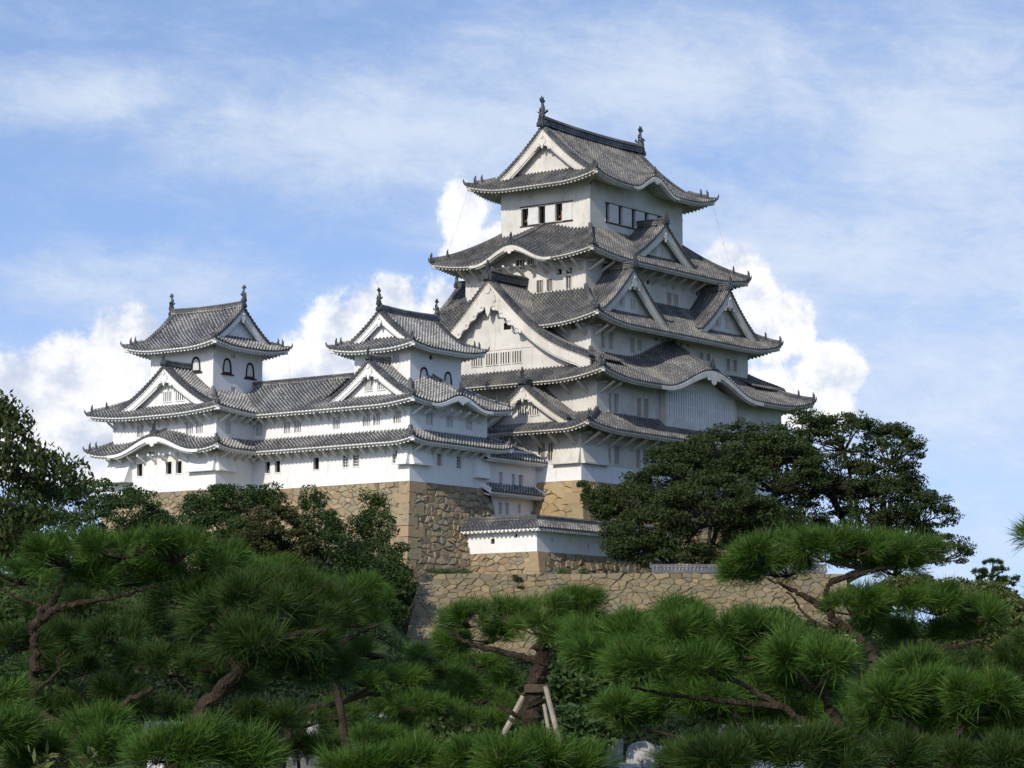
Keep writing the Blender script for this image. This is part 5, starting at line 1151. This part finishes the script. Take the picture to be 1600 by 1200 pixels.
# ---- the unbroken mass of bushes on the slope below the castle
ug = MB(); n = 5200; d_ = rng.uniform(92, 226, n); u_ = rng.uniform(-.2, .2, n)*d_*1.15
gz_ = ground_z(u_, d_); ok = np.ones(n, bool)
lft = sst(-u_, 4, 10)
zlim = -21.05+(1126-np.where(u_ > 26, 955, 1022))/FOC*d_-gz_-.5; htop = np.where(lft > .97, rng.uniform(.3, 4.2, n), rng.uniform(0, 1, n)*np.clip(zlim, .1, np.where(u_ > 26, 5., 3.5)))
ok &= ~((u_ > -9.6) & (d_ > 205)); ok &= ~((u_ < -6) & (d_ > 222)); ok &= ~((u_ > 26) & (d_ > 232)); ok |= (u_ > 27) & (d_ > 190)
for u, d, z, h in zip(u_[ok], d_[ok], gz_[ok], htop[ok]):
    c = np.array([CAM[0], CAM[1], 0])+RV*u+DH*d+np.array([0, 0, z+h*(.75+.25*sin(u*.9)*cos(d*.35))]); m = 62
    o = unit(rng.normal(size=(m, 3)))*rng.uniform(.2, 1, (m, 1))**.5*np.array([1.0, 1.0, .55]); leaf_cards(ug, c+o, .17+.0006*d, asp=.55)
tag(ug.build('undergrowth', 'leaf_under_shade'), 'continuous mass of bushes, coloured dark for shade, covering the slope below the castle', 'undergrowth', kind='stuff')

# ================================================================== FOREGROUND GARDEN PINES
pine('pine_tree', 'nearest left pine with a bent trunk carrying one broad flat needle pad', 13.0,
     [([(-10, 1700), (10, 1240), (38, 1140), (52, 1075), (55, 1010), (50, 975)], .062, .040), ([(50, 980), (78, 958), (100, 945), (150, 938), (200, 930), (250, 915)], .036, .012), ([(60, 958), (84, 940), (98, 912), (110, 890)], .028, .014),
      ([(75, 955), (55, 942), (25, 935), (0, 918)], .016, .009), ([(55, 1080), (75, 1065), (95, 1045), (88, 1030), (105, 1015)], .016, .009)],
     [(110, 878, 85, 42), (190, 865, 95, 42), (275, 870, 95, 44), (350, 892, 85, 42, .2), (235, 905, 120, 30, .4), (150, 905, 90, 30, .3), (30, 905, 60, 40, .8), (405, 915, 60, 34, .6)])
pine('pine_tree', 'second pine from the left with crossing dark limbs and heavy drooping pads', 14.3,
     [([(60, 1800), (85, 1260), (100, 1185), (118, 1145), (150, 1128), (190, 1100), (238, 1075)], .058, .030), ([(-30, 1070), (25, 1085), (70, 1118), (108, 1140)], .030, .036), ([(108, 1140), (140, 1115), (180, 1105)], .02, .014), ([(150, 1128), (130, 1085), (105, 1070), (115, 1040)], .016, .008)],
     [(250, 1035, 70, 36), (175, 1000, 60, 30, .5), (110, 1000, 50, 26, .8), (25, 1010, 45, 30, -.4), (330, 1045, 60, 30, .3), (85, 1110, 50, 25, .8), (215, 980, 70, 34, .9), (140, 960, 70, 32, 1.2), (60, 1045, 60, 30, .7), (290, 985, 60, 34, 1.0), (360, 1075, 55, 30, .5), (190, 1085, 60, 28, .8), (250, 1110, 60, 26, .6), (130, 1050, 50, 24, 1.1), (320, 1010, 60, 30, 1.2), (60, 960, 50, 28, 1.3)], mat='needle_dark')
pine('pine_tree', 'dark leaning pine left of centre with dense shaggy tufts hanging over its trunk', 12.2,
     [([(235, 1800), (262, 1220), (290, 1150), (325, 1100), (375, 1050), (420, 1000), (450, 960)], .075, .045), ([(375, 1050), (340, 1000), (330, 975)], .03, .02), ([(420, 1000), (470, 990), (510, 985)], .03, .015)],
     [(395, 960, 85, 52), (460, 965, 75, 50, .3), (345, 985, 60, 40, .2), (420, 1010, 80, 40, -.2), (490, 1010, 50, 38, .2), (430, 925, 70, 32, .5), (370, 1035, 70, 28, .1), (465, 1050, 50, 26, .3), (520, 960, 50, 34, .6), (520, 1050, 50, 30, .8), (300, 940, 60, 34, .9)], mat='needle_dark', padL=1.1)
pine('pine_tree', 'bright fine-needled pine behind the dark leaning one, below the pyramidal conifer', 19.0,
     [([(560, 1560), (545, 1200), (530, 1090), (520, 1020), (530, 960)], .07, .03), ([(525, 1010), (570, 985), (600, 975)], .03, .015)],
     [(545, 925, 62, 24), (480, 920, 60, 26, -.3), (425, 900, 50, 26, -.4), (375, 905, 50, 30, -.6), (590, 940, 40, 20, .2), (565, 975, 50, 22, .2), (510, 965, 60, 28, .4)], L=.12)
pine('pine_tree', 'layered pine with thin horizontal pads between the centre trunk and the left pines', 19.5,
     [([(420, 1650), (440, 1200), (455, 1120), (480, 1108), (540, 1095), (600, 1082), (660, 1088)], .06, .018), ([(430, 1160), (520, 1150), (600, 1160), (720, 1165)], .03, .012), ([(540, 1095), (620, 1050), (690, 1045)], .025, .012)],
     [(600, 1024, 60, 20), (670, 1026, 65, 20, .2), (740, 1040, 50, 22, .4), (565, 1068, 45, 19, -.2), (625, 1064, 50, 19, -.1), (700, 1080, 55, 20, .4), (640, 1105, 60, 24, -.2), (700, 1112, 55, 26, 0), (570, 1160, 55, 20, -.5), (630, 1162, 50, 20, -.4), (750, 1095, 50, 28, .3), (600, 1125, 50, 18, .6), (790, 1070, 40, 24, .5), (530, 1030, 50, 24, .5), (660, 1060, 60, 24, .8), (760, 1130, 60, 28, .2), (520, 1120, 50, 24, .6), (700, 1055, 40, 18, .8)], L=.115)
pine('pine_tree', 'propped pine in the centre with a thick upright trunk and rope band', 15.0,
     [([(826, 1900), (828, 1300), (832, 1170), (832, 1110), (838, 1060), (846, 1025), (850, 1000)], .095, .085), ([(846, 1035), (800, 1022), (740, 1010), (700, 985)], .035, .018), ([(846, 1030), (890, 1000), (930, 975)], .035, .016), ([(832, 1122), (800, 1115), (775, 1100)], .025, .02)],
     [(735, 975, 52, 30), (790, 965, 55, 30, .1), (850, 955, 50, 24, .3), (910, 950, 50, 20, .4), (770, 1000, 60, 24, .3), (850, 990, 60, 26, 0), (905, 975, 50, 24, .5), (700, 1010, 40, 18, .5)])
pn = pine('pine_tree', 'nearest right pine with long coarse needles spreading across the lower centre', 10.6,
     [([(1370, 2000), (1345, 1300), (1325, 1180), (1305, 1125), (1285, 1085), (1280, 1060)], .055, .030), ([(1325, 1180), (1270, 1140), (1225, 1105), (1150, 1065), (1080, 1045)], .03, .014), ([(1225, 1105), (1130, 1095), (1040, 1085), (985, 1075)], .02, .010), ([(1285, 1085), (1220, 1040), (1160, 1025)], .02, .012)],
     [(930, 1010, 62, 36, .5), (990, 998, 65, 34, .4), (1060, 1000, 70, 34, .2), (1130, 995, 75, 36, .2), (1200, 1000, 75, 38, .1), (1010, 1045, 75, 36, -.1), (1080, 1050, 60, 34, 0), (950, 1030, 60, 34, .3), (1290, 1040, 75, 42, -.3), (1240, 1030, 60, 36, -.1), (1130, 1035, 70, 34, .1), (1200, 1040, 60, 32, .4), (1060, 970, 60, 26, 1.2), (1260, 1075, 60, 34, .2)])
pine('pine_tree', 'tall right pine whose broad top pad stands against the stone wall and sky', 13.6,
     [([(1330, 1900), (1335, 1300), (1340, 1150), (1352, 1085), (1368, 1045), (1392, 1026), (1460, 1020), (1530, 1000)], .07, .02), ([(1368, 1045), (1362, 1015), (1335, 990), (1305, 972), (1292, 950), (1290, 925), (1300, 905)], .04, .026), ([(1292, 952), (1262, 935), (1235, 920), (1200, 905)], .03, .014),
      ([(1300, 985), (1270, 970), (1252, 955), (1242, 935), (1228, 925)], .014, .010), ([(1300, 908), (1350, 895), (1400, 885)], .025, .012)],
     [(1195, 875, 62, 38), (1255, 862, 62, 36, .1), (1320, 862, 65, 38, 0), (1385, 865, 60, 38, .1), (1435, 872, 46, 34, .2), (1230, 895, 70, 28, .3), (1400, 895, 50, 26, .2), (1170, 900, 35, 24, .1),
      (1330, 955, 58, 32, 0), (1400, 950, 65, 34, .1), (1465, 955, 60, 34, .1), (1530, 968, 48, 30, .2), (1360, 985, 60, 24, .5), (1440, 990, 70, 26, .5), (1500, 990, 50, 24, .4)])
pine('pine_tree', 'low right pine filling the bottom right corner with bright upright tufts', 11.2,
     [([(1480, 1900), (1470, 1300), (1455, 1190), (1430, 1140), (1400, 1110)], .05, .025), ([(1455, 1190), (1500, 1140), (1550, 1110)], .03, .014)],
     [(1375, 1090, 55, 32), (1430, 1082, 55, 32, .1), (1490, 1095, 60, 32, 0), (1550, 1095, 62, 36, -.1), (1410, 1120, 70, 26, .2), (1510, 1125, 70, 26, .2), (1595, 1130, 40, 36, .1), (1430, 1050, 60, 26, .9), (1450, 1150, 70, 28, .5), (1540, 1160, 60, 28, .5), (1350, 1140, 50, 30, .6)])
pine('pine_tree', 'pine behind the low right one, its flat pads level with the stone wall foot', 17.0,
     [([(1500, 1600), (1500, 1200), (1490, 1080), (1500, 1040)], .06, .03)],
     [(1440, 1050, 60, 26), (1510, 1045, 62, 28, .1), (1575, 1040, 55, 30, .1), (1620, 1010, 40, 26, .2), (1420, 1075, 50, 22, .4)], mat='needle_dark')
pine('pine_tree', 'pine mostly outside the right edge, only its pad tips showing', 12.5,
     [([(1700, 1900), (1690, 1100), (1670, 950), (1660, 860)], .06, .02)], [(1640, 835, 50, 28), (1650, 1000, 62, 36), (1660, 920, 40, 24)])
pine('pine_tree', 'mid-height pine with wide soft pads left of the nearest right trunk, below its long needles', 12.8,
     [([(1190, 1900), (1180, 1300), (1165, 1180), (1150, 1110)], .045, .02), ([(1165, 1180), (1080, 1160), (1000, 1135)], .02, .01)],
     [(1120, 1090, 65, 34), (1060, 1100, 55, 32, .1), (1185, 1085, 55, 32, .2), (965, 1115, 55, 36, 0), (1010, 1125, 45, 28, .3), (1110, 1120, 60, 26, .3), (1240, 1110, 55, 32, .4), (1180, 1130, 60, 28, .5), (1300, 1110, 50, 32, .6)])
pine('pine_sapling', 'short pine along the bottom edge at lower left with soft grey-green tufts', 9.6,
     [([(300, 2100), (300, 1300), (300, 1215)], .03, .015)], [(245, 1185, 60, 34), (310, 1178, 66, 40, .1), (370, 1190, 60, 34, .2), (180, 1180, 60, 34, .6)], group=None)
pine('pine_sapling', 'short pine in the bottom left corner beside the nearest left trunk', 10.0,
     [([(0, 2100), (5, 1400), (10, 1250)], .03, .015)], [(10, 1150, 50, 36), (70, 1185, 45, 30, .3), (150, 1140, 55, 26, 1.2), (-10, 1100, 40, 28, .6)], mat='needle')
pine('pine_sapling', 'short pine along the bottom edge below the propped trunk', 10.4,
     [([(830, 2100), (830, 1300), (830, 1235)], .03, .015)], [(790, 1195, 55, 24), (855, 1190, 60, 30, .1), (905, 1205, 50, 24, .2), (720, 1195, 55, 24, .3), (640, 1200, 55, 22, .4), (560, 1205, 60, 22, .4)], mat='needle')
pine('pine_sapling', 'short pine along the bottom edge to the right of the white-grey rocks', 9.8,
     [([(1220, 2100), (1220, 1300), (1220, 1230)], .03, .015)], [(1130, 1195, 52, 30), (1195, 1180, 55, 34, .1), (1260, 1180, 60, 32, .1), (1310, 1195, 45, 28, .2), (1075, 1200, 40, 22, .2)], mat='needle_dark')
pine('pine_sapling', 'short dark pine in the bottom right corner under the bright tufts', 10.4,
     [([(1500, 2100), (1500, 1300), (1500, 1220)], .03, .015)], [(1400, 1195, 60, 28), (1480, 1195, 60, 30, .3), (1560, 1190, 60, 30, .2)], mat='needle_dark')
pine('pine_sapling', 'short dark pine behind the leaning trunk at lower left, above the white wall', 15.5,
     [([(470, 1700), (470, 1250), (465, 1170)], .03, .015)], [(460, 1130, 60, 30), (400, 1125, 50, 26, .2), (500, 1175, 55, 26, .2), (430, 1185, 60, 26, .2)], mat='needle_dark')

# ---- wooden props and rope on the centre pine
def beam(label, a, b, d, r, dd=0):
    mb = MB(); p0, p1 = at(a[0], a[1], d), at(b[0], b[1], d+dd); dr_ = p1-p0; p1 = p0+dr_*((GZ-p0[2])/dr_[2])
    mb.tube(np.linspace(p0, p1, 8), np.linspace(r*.85, r*1.15, 8), 8, jit=.05); tag(mb.build('wooden_prop', 'wood'), label, 'prop', group='wooden props holding up the centre pine')
beam('long pale wooden prop leaning against the right side of the centre pine trunk', (852, 1072), (877, 1172), 14.75, .016)
beam('short wooden prop standing upright close behind the pale one at the centre trunk', (850, 1100), (862, 1170), 14.95, .012)
beam('dark wooden prop leaning from the left against the centre pine trunk', (818, 1088), (792, 1138), 15.1, .018)
mb = MB(); c = at(838, 1076, 15.0)
for k in range(4):
    th = np.linspace(0, 2*pi, 20); mb.tube([c+np.array([.062*cos(a), .062*sin(a), -.015+.010*k]) for a in th], .006, 5, cap=False)
tag(mb.build('rope_band', 'rope'), 'rope wound round the centre pine trunk above the props', 'rope')

# ---- rocks, and the tops of garden walls seen in the gaps
def rock(label, px, py, wpx, hpx, d, sd):
    r_ = np.random.default_rng(sd); n = 260; v = unit(r_.normal(size=(n, 3)))
    bm_ = bmesh.new(); k = d/FOC; c = at(px, py, d); base = ground_z(np.array((px-800)/FOC*d), np.array(float(d)))
    planes = unit(r_.normal(size=(14, 3))); hh = r_.uniform(.62, 1.0, 14)
    for q in v:
        s = min([1.25]+[h/max(1e-3, np.dot(q, p)) for p, h in zip(planes, hh) if np.dot(q, p) > .05]); o = q*s*np.array([wpx*k, wpx*k*.8, hpx*k])
        bm_.verts.new(c+o[0]*RV+o[1]*DH+np.array([0, 0, o[2]]))
    for q in v[:30]: o = q*np.array([wpx*k, wpx*k*.8, 0]); bm_.verts.new([*(c+o[0]*RV+o[1]*DH)[:2], base-.1])
    bmesh.ops.convex_hull(bm_, input=bm_.verts); me = bpy.data.meshes.new('garden_rock'); bm_.to_mesh(me); bm_.free(); me.materials.append(M['rock'])
    o = bpy.data.objects.new('garden_rock', me); COL.objects.link(o); tag(o, label, 'rock', group='pale garden rocks in the gap at the bottom')
import bmesh
for i, (lb, px, py, wx, hy) in enumerate([('pale grey rock left of the dark hollow in the rock group', 938, 1182, 18, 20), ('small upright rock at the top of the pale rock group', 958, 1166, 14, 16), ('flat whitish rock at the bottom of the pale rock group', 970, 1200, 34, 9),
                                          ('broad grey rock forming the middle of the pale rock group', 1000, 1176, 26, 20), ('long low rock ending the pale rock group on its right', 1038, 1184, 26, 16)]): rock(lb, px, py, wx, hy, 62+i*.6, 10+i)
rock('lone pale stone glimpsed under the fine-needled middle pine', 592, 1104, 12, 12, 95, 31); rock('buff rock glimpsed in the gap left of the round garden bush', 490, 1135, 12, 20, 88, 33)
def garden_wall(label, pa, pb, ytop, d, mt='tile_dark', cap=.5):
    a = at(pa, ytop, d); b = at(pb, ytop, d); b[2] = a[2]; L = np.linalg.norm(b-a); dd = (b-a)/L; w_ = thing('garden_wall', label, 'wall')
    fr = lambda x, y, z: a+dd*x+DH*y+np.array([0, 0, z]); mb = MB(); mb.box(fr, 0, L, -.15, .15, GZ-.2-a[2], -cap); mb.build('wall', PWt, w_)
    S_, H_, U_ = ribs(-.1, L+.1, .26); t = np.linspace(0, 1, 5); mb = MB()
    for sg in (-1, 1): mb.grid(np.array([[fr(s, sg*(.55*(1-q)+.03), -cap+.45*q*cap/.5+h) for q in t] for s, h in zip(S_, H_)]), np.stack([np.broadcast_to(U_[:, None], (len(U_), 5)), np.broadcast_to(t[None]*.7, (len(U_), 5))], -1))
    mb.grid(np.array([[fr(s, -.58, -cap+h), fr(s, -.58, -cap-.10)] for s, h in zip(S_, H_)]))
    mb.sweep([fr(-.1, 0, -.08), fr(L/2, 0, -.08), fr(L+.1, 0, -.08)], [(-.11, -.05), (-.11, .1), (0, .18), (.11, .1), (.11, -.05)]); mb.build('coping_tiles', mt, w_)
garden_wall('tile-capped garden wall glimpsed between the bottom pines right of the rocks', 1130, 1255, 1140, 58, 'tile_dark', .40)
garden_wall('tile-capped garden wall glimpsed at the bottom left of centre', 455, 560, 1168, 60, 'tile_dark', .4)
garden_wall('sunlit white garden wall glimpsed beside the dark leaning pine trunk', 232, 290, 1134, 70, 'tile_dark', .2)
# young leaves at the bottom left edge
yl = thing('leafy_seedling', 'small seedling with yellowish leaves poking up at the bottom left edge', 'plant'); mb = MB(); tb = MB()
for px in (62, 70, 78, 128, 135, 140):
    tip = at(px+rng.uniform(-4, 4), 1186+rng.uniform(-6, 4), 8.6); f0 = at(px, 1260, 8.6); f0[2] = GZ; tb.tube([f0, (f0+tip)/2, tip], [.004, .003, .0015], 4); leaf_cards(mb, tip+rng.normal(size=(9, 3))*.018, .05, asp=.3, droop=.3)
mb.build('leaves', 'leaf_light', yl); tb.build('stems', 'bark_far', yl)
